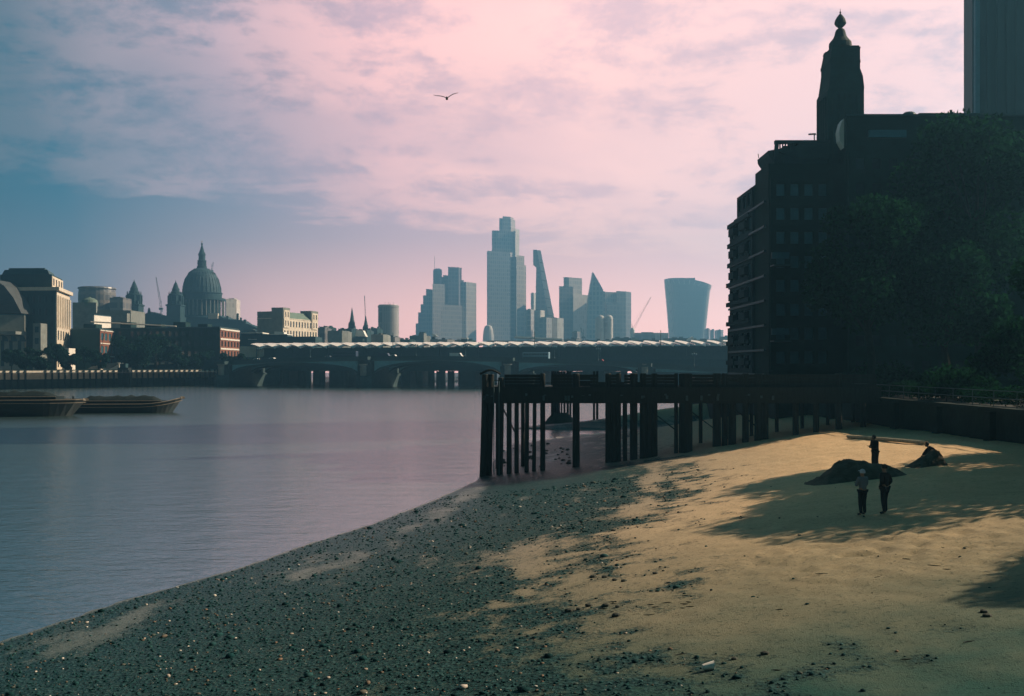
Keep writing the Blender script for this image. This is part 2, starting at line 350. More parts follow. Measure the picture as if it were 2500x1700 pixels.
# river
w = MB(); w.add([(-1500, -60, 0), (500, -60, 0), (500, 1300, 0), (-1500, 1300, 0)], [(0, 1, 2, 3)])
mw = bpy.data.materials.new('river_water'); mw.use_nodes = True; t = mw.node_tree; b = t.nodes['Principled BSDF']
b.inputs['Base Color'].default_value = (.02, .045, .045, 1); b.inputs['Roughness'].default_value = .19; b.inputs['IOR'].default_value = 6.0
tcn = t.nodes.new('ShaderNodeTexCoord'); last = None
for sc_, st, amp, det in (((.9, 1.9, 1), 20, .15, 5), ((.22, .5, 1), -12, .22, 4), ((.035, .07, 1), 8, .25, 3), ((3.4, 6.0, 1), 35, .045, 3)):
    mp = t.nodes.new('ShaderNodeMapping'); mp.inputs['Scale'].default_value = sc_; mp.inputs['Rotation'].default_value = (0, 0, R(st)); t.links.new(tcn.outputs['Object'], mp.inputs[0])
    n_ = t.nodes.new('ShaderNodeTexNoise'); n_.inputs['Scale'].default_value = 1; n_.inputs['Detail'].default_value = det; t.links.new(mp.outputs[0], n_.inputs['Vector'])
    ma = t.nodes.new('ShaderNodeMath'); ma.operation = 'MULTIPLY_ADD'; t.links.new(n_.outputs[0], ma.inputs[0]); ma.inputs[1].default_value = amp
    if last: t.links.new(last, ma.inputs[2])
    else: ma.inputs[2].default_value = 0
    last = ma.outputs[0]
bp = t.nodes.new('ShaderNodeBump'); bp.inputs['Distance'].default_value = 1; bp.inputs['Strength'].default_value = .45; t.links.new(last, bp.inputs['Height']); t.links.new(bp.outputs[0], b.inputs['Normal'])
structure(w.build('river_water', mw))
# the one ground sheet, cut out where the river runs: north bank, far city and south bank
WA, WB = Vector((-209, 400, 0)), Vector((-139.5, 499, 0)); wd = (WB-WA).normalized(); WL = WA-wd*230; WR = WB+wd*4
gz = 6.6
gr = MB(); WR2 = Vector((-96, 640, 0))
gr.add([(WL.x, WL.y+.9, gz), (WR.x, WR.y+.9, gz), (WR2.x, WR2.y, gz), (60, 700, gz), (120, 560, gz), (120, 400, gz), (32, 175, gz), (28.3, 130, gz), (28.3, 105, gz), (32.0, 105, gz), (32.0, -40, gz),
        (1500, -40, gz), (1500, 2440, gz), (-1500, 2440, gz), (-1500, WL.y+.9, gz)], [tuple(range(13))])
structure(gr.build('ground', M['earth']))
structure(B(32.6, 38.5, -30, 105.5, gz, gz+.12).build('promenade', M['paving']))
# ---------------------------------------------------------------- south bank river wall
t_ = thing('river_wall', 'dark brick river wall along the top of the sand under the trees', 'wall', (31.5, 60, 0))
def wall_y(x): return 0
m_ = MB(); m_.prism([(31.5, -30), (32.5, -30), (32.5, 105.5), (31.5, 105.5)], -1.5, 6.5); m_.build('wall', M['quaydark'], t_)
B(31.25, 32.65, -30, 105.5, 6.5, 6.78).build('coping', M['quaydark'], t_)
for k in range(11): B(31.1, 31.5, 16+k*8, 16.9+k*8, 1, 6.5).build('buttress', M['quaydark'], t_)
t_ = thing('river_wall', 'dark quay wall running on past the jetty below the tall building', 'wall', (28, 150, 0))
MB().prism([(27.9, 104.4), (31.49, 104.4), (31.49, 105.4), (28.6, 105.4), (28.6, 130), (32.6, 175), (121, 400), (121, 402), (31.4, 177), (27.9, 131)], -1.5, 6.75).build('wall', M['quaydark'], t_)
# hand rail along the promenade, catching light towards the right edge
t_ = thing('handrail', 'long metal handrail on top of the river wall under the trees', 'railing', (31.8, 60, 6.78))
for z in (7.85, 7.35): MB().tube([(31.85, 14, z), (31.85, 104, z)], .035, 6).build('rail', M['steel'], t_)
for k in range(31): MB().tube([(31.85, 14+3*k, 6.78), (31.85, 14+3*k, 7.85)], .03, 6).build('post', M['steel'], t_)
# low timber kerb lying at the head of the sand
k0, k1 = hit(2070, 1070), hit(2262, 1086)
t_ = MB(); t_.tube([(k0.x, k0.y, k0.z+.12), ((k0.x+k1.x)/2, (k0.y+k1.y)/2, (k0.z+k1.z)/2+.14), (k1.x, k1.y, k1.z+.12)], .13, 8)
tag(t_.build('washed_up_beam', mat('bleached_timber', (.45, .38, .27), .9, .3, 4)), 'long pale timber beam lying on the sand at the foot of the dark wall', 'timber')
# ---------------------------------------------------------------- timber jetty
J = thing('timber_jetty', 'dark timber jetty on posts crossing from the beach to the river edge', 'jetty', (-2.4, 84, 0))
def post(x0, x1, yb=None, Y=84.0, lean=0, ztop=None, par=J, mt_=None, name='post', ytop=914):
    X0, X1 = PX(x0, Y), PX(x1, Y); r = (X1-X0)/2; c = (X0+X1)/2
    zb = min(-.6, float(H0(c, Y))-.6); zt = ztop or PZ(ytop, Y)
    m = MB(); n = 8; prof = [(zb, lean, 1.04), (zb+(zt-zb)*.33, lean*.6, 1.0), (zb+(zt-zb)*.7, lean*.2, .98), (zt-.05, 0, .97), (zt, 0, .8)]
    m.tube([(c+l, Y, z) for z, l, k in prof], [r*1.05*k for z, l, k in prof], 10); m.build(name, M['timber'], par)
post(1177, 1192, lean=-.22); post(1190, 1206, lean=-.22, Y=84.4)
post(1216, 1231, lean=-.15, ytop=922); post(1237, 1249, ytop=950); post(1256, 1266.5, ytop=950); post(1282, 1292, ytop=950, lean=-.05); post(1301, 1310, ytop=950, lean=-.08); post(1319, 1331, ytop=912)
for a, b_ in ((1398, 1415), (1478, 1492), (1491, 1505), (1504, 1516), (1521, 1531), (1538, 1556), (1562, 1578), (1576, 1592), (1590, 1605), (1646, 1655), (1658, 1690), (1740, 1760), (1762, 1776), (1778, 1797), (1812, 1828), (1842, 1862), (1861, 1876), (1935, 1950), (1985, 2000), (2040, 2056), (2100, 2114)):
    post(a, b_, Y=84.2, ytop=912 if random.random() < .5 else 945)
for k, x in enumerate(range(1210, 2130, 62)):                        # rear row
    if 1330 < x < 1520 or 1600 < x < 1655: continue
    post(x, x+9, Y=89.5, ytop=940)
m = MB(); m.box(-2.3, 31.4, 84.5, 90.3, PZ(952, 84.5), PZ(944, 84.5)); m.build('deck', M['timber'], J)
B(-2.35, 31.4, 83.55, 83.85, PZ(985, 83.6), PZ(945.5, 83.6)).build('fender_beam', M['timber'], J)
B(-2.3, 31.4, 90.35, 90.65, PZ(983, 90), PZ(949, 90)).build('fender_beam', M['timber'], J)
for x in range(1200, 2130, 55): B(PX(x, 84), PX(x, 84)+.3, 83.9, 90.3, PZ(962, 84), PZ(952.5, 84)).build('joist', M['timber'], J)
def hoard(x0, x1, y0, y1, Y=84.0): B(PX(x0, Y), PX(x1, Y), Y, Y+.08, PZ(y1, Y), PZ(y0, Y)).build('hoarding_board', M['timber'], J)
for a, b_ in ((1231.5, 1319), (1349, 1398), (1441, 1461), (1478, 1510), (1524, 1557), (1576, 1652), (1660, 2140)):
    y = 914.5
    for k in range(4): hoard(a, b_, y+.2, y+7.3+(k == 3)*.9); y += 7.6
hoard(1206, 1216, 928, 929.6); hoard(1206, 1216, 937, 938.4); hoard(1332, 1349, 934.5, 936.5)
hoard(1415, 1441, 915, 928); hoard(1415, 1441, 930, 943.2); hoard(1461, 1478, 933, 944); hoard(1510, 1524, 933, 944); hoard(1557, 1576, 933, 944)
rj = random.Random(5)
for a, b_ in ((1222, 1262), (1404, 1484), (1570, 1650), (1665, 1745), (1780, 1850)):
    MB().slab([P(a, 990, 84.75), P(a+4, 990, 84.75), P(b_, 1062-(b_-1222)*.03, 84.75), P(b_-4, 1062-(b_-1222)*.03, 84.75)][::-1], (0, .14, 0)).build('brace', M['timber'], J) if a != 1404 else None
for k in range(26): x = PX(rj.uniform(1180, 1900), 83.5); B(x-.09, x+.09, 83.44, 83.55, PZ(969+rj.uniform(-12, 8), 83.5)-.09, PZ(969, 83.5)+.09).build('bolt_plate', M['steel'], J)
x = PX(1212, 83.4)
for s_ in (-.22, .22): MB().tube([(x+s_, 83.3, .2), (x+s_, 83.3, 8.2)], .045, 5).build('ladder_rail', M['steel'], J)
# arched top of the end frame
m = MB(); pts = [(PX(1172+i*5.6, 84.2), 84.2, PZ(914-10*math.sin(math.pi*i/9), 84.2)) for i in range(10)]
m.tube(pts, .10, 6); m.build('arched_brace', M['timber'], J)
# second group of mooring piles further out
J2 = thing('mooring_dolphin', 'cluster of dark timber piles on a weedy footing beyond the jetty', 'mooring piles', (PX(1360, 158), 158, 0))
def p2(x0, x1, Y, par): 
    X0, X1 = PX(x0, Y), PX(x1, Y); m = MB(); c = (X0+X1)/2; m.tube([(c, Y, -.5), (c, Y, 8.6)], (X1-X0)/2, 8); m.build('pile', M['timber'], par)
for a, b_ in ((1345, 1352), (1351, 1359), (1357, 1364), (1364, 1367.5), (1369, 1373), (1375.5, 1380.5), (1383, 1389), (1390, 1395)): p2(a, b_, 158+random.uniform(-.6, .6), J2)
B(PX(1344, 158), PX(1396, 158), 156.8, 159.4, 4.4, 5.2).build('cap_beam', M['timber'], J2)
B(PX(1346, 158), PX(1394, 158), 157.2, 159.0, 7.6, 8.2).build('cap_beam', M['timber'], J2)
MB().lathe(PX(1368, 158), 158, [(3.0, -.6), (2.6, .3), (1.9, 1.2), (1.2, 1.9)], 14, .7).build('weedy_footing', M['weed'], J2)
J3 = thing('mooring_dolphin', 'pair of thin dark piles standing in the water right of the pile cluster', 'mooring piles', (PX(1454, 158), 158, 0))
p2(1447.5, 1453, 158, J3); p2(1455, 1461, 158.4, J3); B(PX(1447, 158), PX(1461, 158), 157.5, 158.8, 5, 5.5).build('cap_beam', M['timber'], J3)
# ---------------------------------------------------------------- north embankment
E = thing('embankment_wall', 'pale stone embankment wall with dark timber fenders and a weed stained foot', 'wall', (WA.x, WA.y, 0))
def along(a, b, t): return a+(b-a)*t
nrm = Vector((wd.y, -wd.x, 0))
def strip(mb, a, b, d0, d1, z0, z1):                                # box following a wall line, between offsets d0..d1 in front
    mb.prism([tuple((a+nrm*d1).xy), tuple((b+nrm*d1).xy), tuple((b+nrm*d0).xy), tuple((a+nrm*d0).xy)], z0, z1); return mb
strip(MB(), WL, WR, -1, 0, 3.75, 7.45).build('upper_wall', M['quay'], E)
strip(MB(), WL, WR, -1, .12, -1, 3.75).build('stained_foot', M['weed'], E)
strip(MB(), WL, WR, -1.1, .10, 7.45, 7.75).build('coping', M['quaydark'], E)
L_ = (WB-WA).length; s_ = -24.0; k = 0
while s_ < L_+2:
    c_ = WA+wd*s_
    if not (11.5 < s_ < 17.0): strip(MB(), c_, c_+wd*.62, .12, .55, -1, 7.5).build('fender', M['timber'], E)
    s_ += 2.9; k += 1
# ---------------------------------------------------------------- moored barges
def barge(name, label, xs, yw, ysheer, Y, L, beam, hgt, par_rz, cover=True):
    root = thing('moored_barge', label, 'barge', (PX(xs, Y), Y, 0), par_rz)
    N_ = 22; V = []; secs = []
    for i in range(N_+1):
        u = i/N_; bw = beam/2*min(1, (max(0, 1-u)/.20))**.55*min(1, (u+.02)/.10)**.5 if u < 1 else 0.02
        bw = max(bw, .05); sh = hgt+(.05 if name == 'f' else 1.25)*max(0, (u-.62)/.38)**2.4+.25*max(0, (.25-u)/.25)**2
        rake = 1-.10*max(0, (u-.75)/.25)
        secs.append((u*L, bw, sh, rake))
    def loop(x, bw, z0, z1, rk): return [(x*1.0, -bw, z1), (x*rk, -bw*.86, z0), (x*rk, bw*.86, z0), (x, bw, z1)]
    m = MB(); vs_ = []; f = []
    for x, bw, sh, rk in secs: vs_ += loop(x, bw, -.5, sh, rk)
    for i in range(N_):
        a = i*4; b_ = a+4; f += [(a, a+1, b_+1, b_), (a+1, a+2, b_+2, b_+1), (a+2, a+3, b_+3, b_+2), (a+3, a, b_, b_+3)]
    f += [(0, 3, 2, 1), (N_*4, N_*4+1, N_*4+2, N_*4+3)]
    m.add(vs_, f); m.build('hull', M['hull'], root, local=True)
    for s in (-1, 1):
        MB().tube([(x, s*bw*1.01, sh+.06) for x, bw, sh, rk in secs], .09, 6).build('gunwale', M['rail'], root, local=True)
        MB().tube([(x*.997, s*bw*1.0+s*.02, sh-.55) for x, bw, sh, rk in secs], .06, 6).build('rubbing_strake', M['rail'], root, local=True)
    MB().tube([(L*.985, -.35, secs[-1][2]), (L*1.008, 0, secs[-1][2]-.05), (L*.985, .35, secs[-1][2])], .28, 8).build('stem_head', M['rail'], root, local=True)
    x0, x1, w_ = L*.13, L*.84, beam*.36
    co_ = MB()
    for s in (-1, 1): co_.box(x0, x1, s*w_-.06, s*w_+.06, hgt-.02, hgt+.62)
    co_.box(x0, x0+.12, -w_+.06, w_-.06, hgt-.02, hgt+.62); co_.box(x1-.12, x1, -w_+.06, w_-.06, hgt-.02, hgt+.62); co_.build('hatch_coaming', M['hull'], root, local=True)
    MB().tube([(x0, -w_-.05, hgt+.66), (x1, -w_-.05, hgt+.66)], .07, 6).build('coaming_rail', M['rail'], root, local=True)
    if cover:
        mm = MB(); n_ = 18
        vs_ = []; f = []
        for i in range(n_+1):
            for j in range(7):
                x = x0+.2+(x1-x0-.4)*i/n_; y = -w_+.15+(2*w_-.3)*j/6
                vs_.append((x, y, hgt+.4+1.5*math.sin(math.pi*j/6)*min(1, (1-abs(2*i/n_-1))*3+.2)*(.8+.35*nz(i*.7, j*.9, 3))))
        for i in range(n_):
            for j in range(6): a = i*7+j; f.append((a, a+1, a+8, a+7))
        mm.add(vs_, f); mm.build('hold_cover', M['cargo'], root, local=True)
    for x in (L*.07, L*.92): MB().lathe(x, 0, [(.16, hgt), (.16, hgt+.55), (.24, hgt+.56), (.24, hgt+.68)], 8).build('bollard', M['hull'], root, local=True)
    return root
barge('b', 'dark wooden barge with pale gunwale and covered hold, nearest the middle of the river', 158, 1005, 0, 198, 23.0, 6.4, 1.75, R(7))
barge('f', 'long low black barge cut off by the left edge of the photo', -190, 1012, 0, 184, 29.5, 6.6, 3.0, R(6), True)
# ---------------------------------------------------------------- buildings with real window openings
def facade(root, a, b, z0, z1, cols, rows, fw, fh, wallmat, name='wall', wname='window', glass=None, th=.35, rec=.25, arch=False, skip=None, pad=.35):
    """a skin on the line a->b (outside on the right hand), holes with reveals, a pane mesh in each"""
    a = Vector((a[0], a[1], 0)); b = Vector((b[0], b[1], 0)); d = b-a; Ln = d.length; d.normalize(); n = Vector((d.y, -d.x, 0)); up = Vector((0, 0, 1))
    def pt(u, z, o): return a+d*u+n*o+up*z
    mb = MB(); cw = (Ln-2*pad)/cols; rh = (z1-z0)/rows
    def q(u0, u1, y0, y1, o=th):
        if u1-u0 > 1e-4 and y1-y0 > 1e-4: mb.add([pt(u0, y0, o), pt(u1, y0, o), pt(u1, y1, o), pt(u0, y1, o)], [(0, 1, 2, 3)])
    q(0, pad, z0, z1); q(Ln-pad, Ln, z0, z1)
    mb.add([pt(0, z0, 0), pt(0, z0, th), pt(0, z1, th), pt(0, z1, 0)], [(0, 1, 2, 3)]); mb.add([pt(Ln, z0, th), pt(Ln, z0, 0), pt(Ln, z1, 0), pt(Ln, z1, th)], [(0, 1, 2, 3)])
    mb.add([pt(0, z1, 0), pt(0, z1, th), pt(Ln, z1, th), pt(Ln, z1, 0)], [(0, 1, 2, 3)])
    for r in range(rows):
        for c in range(cols):
            u0 = pad+c*cw; u1 = u0+cw; y0 = z0+r*rh; y1 = y0+rh
            if skip and skip(r, c): q(u0, u1, y0, y1); continue
            iu0 = u0+cw*(1-fw)/2; iu1 = u1-cw*(1-fw)/2; iy0 = y0+rh*(1-fh)*.55; iy1 = y1-rh*(1-fh)*.45
            q(u0, u1, y0, iy0); q(u0, u1, iy1, y1); q(u0, iu0, iy0, iy1); q(iu1, u1, iy0, iy1)
            o2 = th-rec
            for (ua, ya, ub, yb) in ((iu0, iy0, iu1, iy0), (iu1, iy0, iu1, iy1), (iu1, iy1, iu0, iy1), (iu0, iy1, iu0, iy0)):
                mb.add([pt(ua, ya, th), pt(ub, yb, th), pt(ub, yb, o2), pt(ua, ya, o2)], [(0, 1, 2, 3)])
            w_ = MB(); w_.add([pt(iu0, iy0, o2), pt(iu1, iy0, o2), pt(iu1, iy1, o2), pt(iu0, iy1, o2)], [(0, 1, 2, 3)])
            w_.build(wname, glass or M['glass'], root)
    return mb.build(name, wallmat, root)
def quadpts(p):
    q = [Vector((PX(x, Y), Y)) for x, Y in p]; q.append(q[0]+q[2]-q[1]); return q      # left front, corner, right far, hidden back
def block(root, pts, z0, z1, m, name='wall', inset=0):
    return MB().prism([tuple(p) for p in pts], z0, z1).build(name, m, root)
def bld(name, label, cat, p, ytop, wm, group=None, z0=gz, roofm=None, zt=None):
    pts = quadpts(p); zt = zt or PZ(ytop, p[1][1]); root = thing(name, label, cat, (pts[1].x, pts[1].y, z0), 0, group)
    block(root, pts, z0, zt, wm); 
    c = sum(pts, Vector((0, 0)))/4; rp = [c+(p_-c)*1.004 for p_ in pts]; MB().prism([tuple(x) for x in rp], zt+.003, zt+.5).build('roof', roofm or M['lead'], root)
    return root, pts, zt
# school with arched windows, far left
Y0 = 470
rt, pt_, zt = bld('school_building', 'grey stone college building with arched windows and slate mansard at the left edge', 'building', [(-70, Y0-8), (60, Y0), (74, Y0+30)], 770, M['stone2'])
facade(rt, (PX(-70, Y0-8), Y0-8), (PX(60, Y0), Y0), gz, gz+17, 6, 1, .42, .72, M['stone2'], 'arcade_wall')
for i in range(6):
    u = (i+.5)/6; x = PX(-70+130*u, Y0-8+8*u); y_ = Y0-8+8*u
    MB().slab([(x+3.0*math.cos(math.pi*j/10), y_-.40, gz+14.4+3.0*math.sin(math.pi*j/10)) for j in range(11)], (0, .05, 0)).build('arch_window', M['glass'], rt)
    MB().tube([(x-3.9, y_-.7, gz), (x-3.9, y_-.7, gz+17.5)], .5, 8).build('column', M['stone'], rt)
MB().box(PX(-72, Y0), PX(62, Y0), Y0-9.2, Y0+.4, gz+17.6, gz+19.0).build('cornice', M['stone2'], rt)
z1 = PZ(766, Y0); xa, xb = PX(-70, Y0), PX(60, Y0)
MB().slab([(xa, Y0-3, z1), (xb, Y0-3, z1), (PX(40, Y0), Y0-3, z1+7.5), (PX(18, Y0), Y0-3, z1+13), (PX(-5, Y0), Y0-3, z1+16), (xa, Y0-3, z1+16)], (0, 18, 0)).build('mansard_roof', M['slate'], rt)
MB().lathe(PX(20, Y0), Y0-3.4, [(1.9, z1+4.2), (1.9, z1+4.3)], 16).build('round_vent', M['glass'], rt)
bx = PX(92, Y0); q1 = MB(); q1.box(PX(84, Y0), PX(103, Y0), Y0-1.5, Y0+5, gz, PZ(790, Y0)); q1.build('porch_tower', M['stone2'], rt)
for yy in (798, 826): MB().box(PX(89, Y0), PX(98, Y0), Y0-1.6, Y0-1.52, PZ(yy+14, Y0), PZ(yy, Y0)).build('window', M['glass'], rt)
# curved corner office block, side in stone coloured dark for shade, end in pale stone
Yc = 478; c0, c1, c2 = (0, Yc+3), (137, Yc), (169, Yc+36)
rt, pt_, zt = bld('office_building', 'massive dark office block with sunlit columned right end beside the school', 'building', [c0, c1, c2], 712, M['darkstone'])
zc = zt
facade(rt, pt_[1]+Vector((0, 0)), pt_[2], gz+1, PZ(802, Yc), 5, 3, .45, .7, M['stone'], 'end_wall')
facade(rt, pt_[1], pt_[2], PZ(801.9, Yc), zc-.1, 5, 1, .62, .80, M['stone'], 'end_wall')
dd = (pt_[2]-pt_[1]); nn = Vector((dd.y, -dd.x)).normalized()
for i in range(6):
    c = pt_[1]+dd*((i+.35)/5.7)+nn*.5; MB().tube([(c.x, c.y, PZ(798, Yc)), (c.x, c.y, PZ(722, Yc))], .75, 10).build('column', M['stone'], rt)
def bandpoly(e): return [tuple(pt_[0]+(pt_[0]-pt_[1]).normalized()*e), tuple(pt_[1]+nn*e-dd.normalized()*e), tuple(pt_[2]+nn*e+dd.normalized()*e), tuple(pt_[3])]
MB().prism(bandpoly(1.6), zc+.5, zc+2.2).build('cornice', M['stone'], rt)
up_ = [(0, Yc+6), (126, Yc+4), (152, Yc+33)]; qp = quadpts(up_)
MB().prism([tuple(x) for x in qp], zc+2.2, PZ(668, Yc)).build('attic_storey', M['darkstone'], rt)
facade(rt, qp[1], qp[2], zc+2.3, PZ(672, Yc), 4, 1, .5, .62, M['stone'], 'attic_end_wall')
qp2 = quadpts([(8, Yc+8), (118, Yc+7), (134, Yc+30)])
def ring(q, k): c = sum(q, Vector((0, 0)))/4; return [tuple(c+(p_-c)*k) for p_ in q]
MB().prism(ring(qp2, 1.06), PZ(668, Yc), PZ(655, Yc), ring(qp2, .95)).build('attic_roof', M['lead'], rt)
MB().prism(ring(qp2, .8), PZ(655, Yc), PZ(650, Yc)).build('plant_room', M['lead'], rt)
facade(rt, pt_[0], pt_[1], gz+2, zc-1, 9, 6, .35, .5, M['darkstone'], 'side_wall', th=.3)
rt, pt_, zt = bld('gate_lodge', 'small sunlit white stone annexe below the columned end of the office block', 'building', [(153, 470), (168, 468), (184, 478)], 853, M['render'], roofm=M['render'])
# dark brick riverside offices
Yg = 500
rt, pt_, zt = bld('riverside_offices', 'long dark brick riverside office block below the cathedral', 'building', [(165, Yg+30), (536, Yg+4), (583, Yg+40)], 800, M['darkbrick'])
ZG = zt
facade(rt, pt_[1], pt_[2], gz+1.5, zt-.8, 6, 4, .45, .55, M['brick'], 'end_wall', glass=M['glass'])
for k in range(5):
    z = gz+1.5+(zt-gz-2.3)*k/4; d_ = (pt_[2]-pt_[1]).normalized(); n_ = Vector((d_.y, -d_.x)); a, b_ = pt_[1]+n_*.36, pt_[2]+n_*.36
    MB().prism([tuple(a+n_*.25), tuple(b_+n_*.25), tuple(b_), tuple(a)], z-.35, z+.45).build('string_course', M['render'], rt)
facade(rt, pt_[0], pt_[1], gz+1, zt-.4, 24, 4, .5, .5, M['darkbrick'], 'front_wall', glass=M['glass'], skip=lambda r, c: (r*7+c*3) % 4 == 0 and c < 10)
for i, (x, w_) in enumerate(((200, 30), (290, 26), (350, 40), (420, 30), (480, 24))): MB().box(PX(x, Yg+20), PX(x+w_, Yg+20), Yg+22, Yg+30, ZG+.5, ZG+2.6+i % 2).build('roof_plant', M['darkbrick'], rt)
MB().tube([(PX(222, 510), 510, PZ(786, 510)), (PX(430, 500), 500, PZ(797, 500))], .35, 6).build('roof_edge_rail', M['render'], rt)
Yw = 497
rt, pt_, zt = bld('brick_wing', 'narrow brick wing with three rows of sunlit windows behind the riverside trees', 'building', [(176, Yw+6), (243, Yw), (289, Yw+34)], 804, M['darkbrick'])
facade(rt, pt_[1], pt_[2], gz+1, zt-.5, 5, 3, .6, .55, M['brick'], 'end_wall', glass=M['glassblue'])
for k in range(4):
    z = gz+1+(zt-gz-1.5)*k/3; d_ = (pt_[2]-pt_[1]).normalized(); n_ = Vector((d_.y, -d_.x)); a, b_ = pt_[1]+n_*.36, pt_[2]+n_*.36
    MB().prism([tuple(a+n_*.2), tuple(b_+n_*.2), tuple(b_), tuple(a)], z-.25, z+.25).build('string_course', M['render'], rt)
rt, _, _ = bld('rooftop_pavilion', 'white rooftop storey catching the sun left of the cathedral towers', 'building', [(226, 560), (230, 556), (271, 575)], 770, M['render'])
# banking hall with two squat towers and green roof
Yk = 640
rt, pt_, zt = bld('telephone_house', 'pale stone block with two squat towers and green copper roof right of the cathedral', 'building', [(628, Yk+6), (690, Yk), (774, Yk+44)], 778, M['stone2'], roofm=M['stone'])
facade(rt, pt_[1], pt_[2], PZ(826, Yk), zt-.3, 12, 2, .45, .62, M['stone'], 'front_wall')
d_ = (pt_[2]-pt_[1]); n_ = Vector((d_.y, -d_.x)).normalized(); e_ = (pt_[0]-pt_[1])
def sub(f0, f1, g0, g1, o=0): return [tuple(pt_[1]+d_*f+e_*g_+n_*o) for f, g_ in ((f0, g1), (f0, g0), (f1, g0), (f1, g1))]
for f0, f1, yt in ((-.01, .18, 751), (.80, 1.01, 752)):
    MB().prism([tuple(Vector(p_)+n_*.6) if i in (1, 2) else p_ for i, p_ in enumerate(sub(f0, f1, 0, .42))], zt, PZ(yt, Yk)+0.0).build('corner_tower', M['stone2'], rt)
    s_ = sub(f0+.02, f1-.02, 0, 0, .62); facade(rt, s_[1], s_[2], PZ(800, Yk), PZ(yt+6, Yk), 2, 2, .4, .6, M['stone'], 'tower_front', th=.3)
a, b_ = pt_[1]+d_*.18, pt_[1]+d_*.80; bk = e_*.45
MB().add; m = MB(); zr = PZ(765, Yk)
m.add([(a.x, a.y, zt+.5), (b_.x, b_.y, zt+.5), (b_.x+bk.x, b_.y+bk.y, zt+.5), (a.x+bk.x, a.y+bk.y, zt+.5), (a.x+bk.x*.5, a.y+bk.y*.5, zr+1.5), (b_.x+bk.x*.5, b_.y+bk.y*.5, zr+1.5)],
      [(3, 2, 1, 0), (0, 1, 5, 4), (1, 2, 5), (2, 3, 4, 5), (3, 0, 4)]); m.build('copper_roof', M['copper'], rt)
MB().prism(sub(.0, .5, .35, 1.0), zt, PZ(760, Yk)).build('rear_block', M['stone2'], rt)
MB().prism(sub(.1, .5, 1.0, 1.12), gz, PZ(782, Yk)).build('rear_step', M['stone2'], rt)
# ---------------------------------------------------------------- cathedral
Yd = 1000; S = Yd/F; cxx = PX(493, Yd)
def zz(y): return PZ(y, Yd)
rt = thing('cathedral', 'great domed cathedral with lantern, colonnaded drum and two baroque west towers', 'cathedral', (cxx, Yd, gz))
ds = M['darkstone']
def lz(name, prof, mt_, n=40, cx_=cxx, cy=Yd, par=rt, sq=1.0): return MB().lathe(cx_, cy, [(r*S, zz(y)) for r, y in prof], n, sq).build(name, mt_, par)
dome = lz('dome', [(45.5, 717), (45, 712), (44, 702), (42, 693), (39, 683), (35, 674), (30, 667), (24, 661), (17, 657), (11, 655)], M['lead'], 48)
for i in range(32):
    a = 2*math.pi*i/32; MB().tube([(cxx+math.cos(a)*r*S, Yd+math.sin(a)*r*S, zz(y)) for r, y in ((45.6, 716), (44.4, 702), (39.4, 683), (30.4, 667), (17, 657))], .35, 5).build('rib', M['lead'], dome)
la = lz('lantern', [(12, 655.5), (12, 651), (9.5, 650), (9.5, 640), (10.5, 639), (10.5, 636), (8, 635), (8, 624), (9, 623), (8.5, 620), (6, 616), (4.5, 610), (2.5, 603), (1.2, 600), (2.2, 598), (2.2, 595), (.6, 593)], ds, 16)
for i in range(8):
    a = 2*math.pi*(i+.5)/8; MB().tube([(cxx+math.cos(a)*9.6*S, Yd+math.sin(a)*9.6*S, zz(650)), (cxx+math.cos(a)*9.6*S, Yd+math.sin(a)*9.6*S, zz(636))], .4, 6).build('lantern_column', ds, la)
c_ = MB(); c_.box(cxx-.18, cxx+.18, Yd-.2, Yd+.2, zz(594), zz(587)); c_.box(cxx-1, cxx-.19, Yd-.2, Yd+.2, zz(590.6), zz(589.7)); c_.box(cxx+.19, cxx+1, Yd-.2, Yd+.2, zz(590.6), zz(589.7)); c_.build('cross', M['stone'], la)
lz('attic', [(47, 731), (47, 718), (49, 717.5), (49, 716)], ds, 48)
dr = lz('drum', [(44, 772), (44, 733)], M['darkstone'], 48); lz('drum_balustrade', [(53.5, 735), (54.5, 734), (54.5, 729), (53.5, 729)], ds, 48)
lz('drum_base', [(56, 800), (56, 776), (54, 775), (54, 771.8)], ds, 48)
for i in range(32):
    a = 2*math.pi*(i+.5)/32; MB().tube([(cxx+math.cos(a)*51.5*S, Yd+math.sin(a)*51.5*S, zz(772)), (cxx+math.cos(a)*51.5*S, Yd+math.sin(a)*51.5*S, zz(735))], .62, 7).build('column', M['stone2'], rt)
def wtower(px_, yt, k):
    X = PX(px_, 955); s = 955/F*k; z = lambda y: PZ(yt+(y-683)*k, 955)
    t = MB()
    t.lathe(X, 955, [(17*1.41*s, gz+8), (17*1.41*s, z(748)), (19*1.41*s, z(747)), (19*1.41*s, z(744)), (15*1.41*s, z(743)), (15*1.41*s, z(735))], 4)
    t.build('west_tower', ds, rt)
    t = MB(); t.lathe(X, 955, [(14.5*s, z(735)), (15.5*s, z(734)), (15.5*s, z(722)), (17.5*s, z(721)), (17*s, z(718)), (12*s, z(717)), (11.5*s, z(712)), (9.5*s, z(711)), (9*s, z(704)), (7.5*s, z(702)), (5*s, z(695)), (3*s, z(690)), (1*s, z(687)), (.4*s, z(683))], 16); t.build('west_spire', ds, rt)
    for i in range(8):
        a = 2*math.pi*(i+.5)/8; MB().tube([(X+math.cos(a)*16.8*s, 955+math.sin(a)*16.8*s, z(743)), (X+math.cos(a)*16.8*s, 955+math.sin(a)*16.8*s, z(721))], 1.1*k, 6).build('spire_column', ds, rt)
        MB().lathe(X+math.cos(a)*15.5*s, 955+math.sin(a)*15.5*s, [(1.2*s, z(719)), (1.5*s, z(716)), (.3*s, z(711))], 6).build('urn', ds, rt)
wtower(327.5, 683, 1.0); wtower(429, 685, .98)
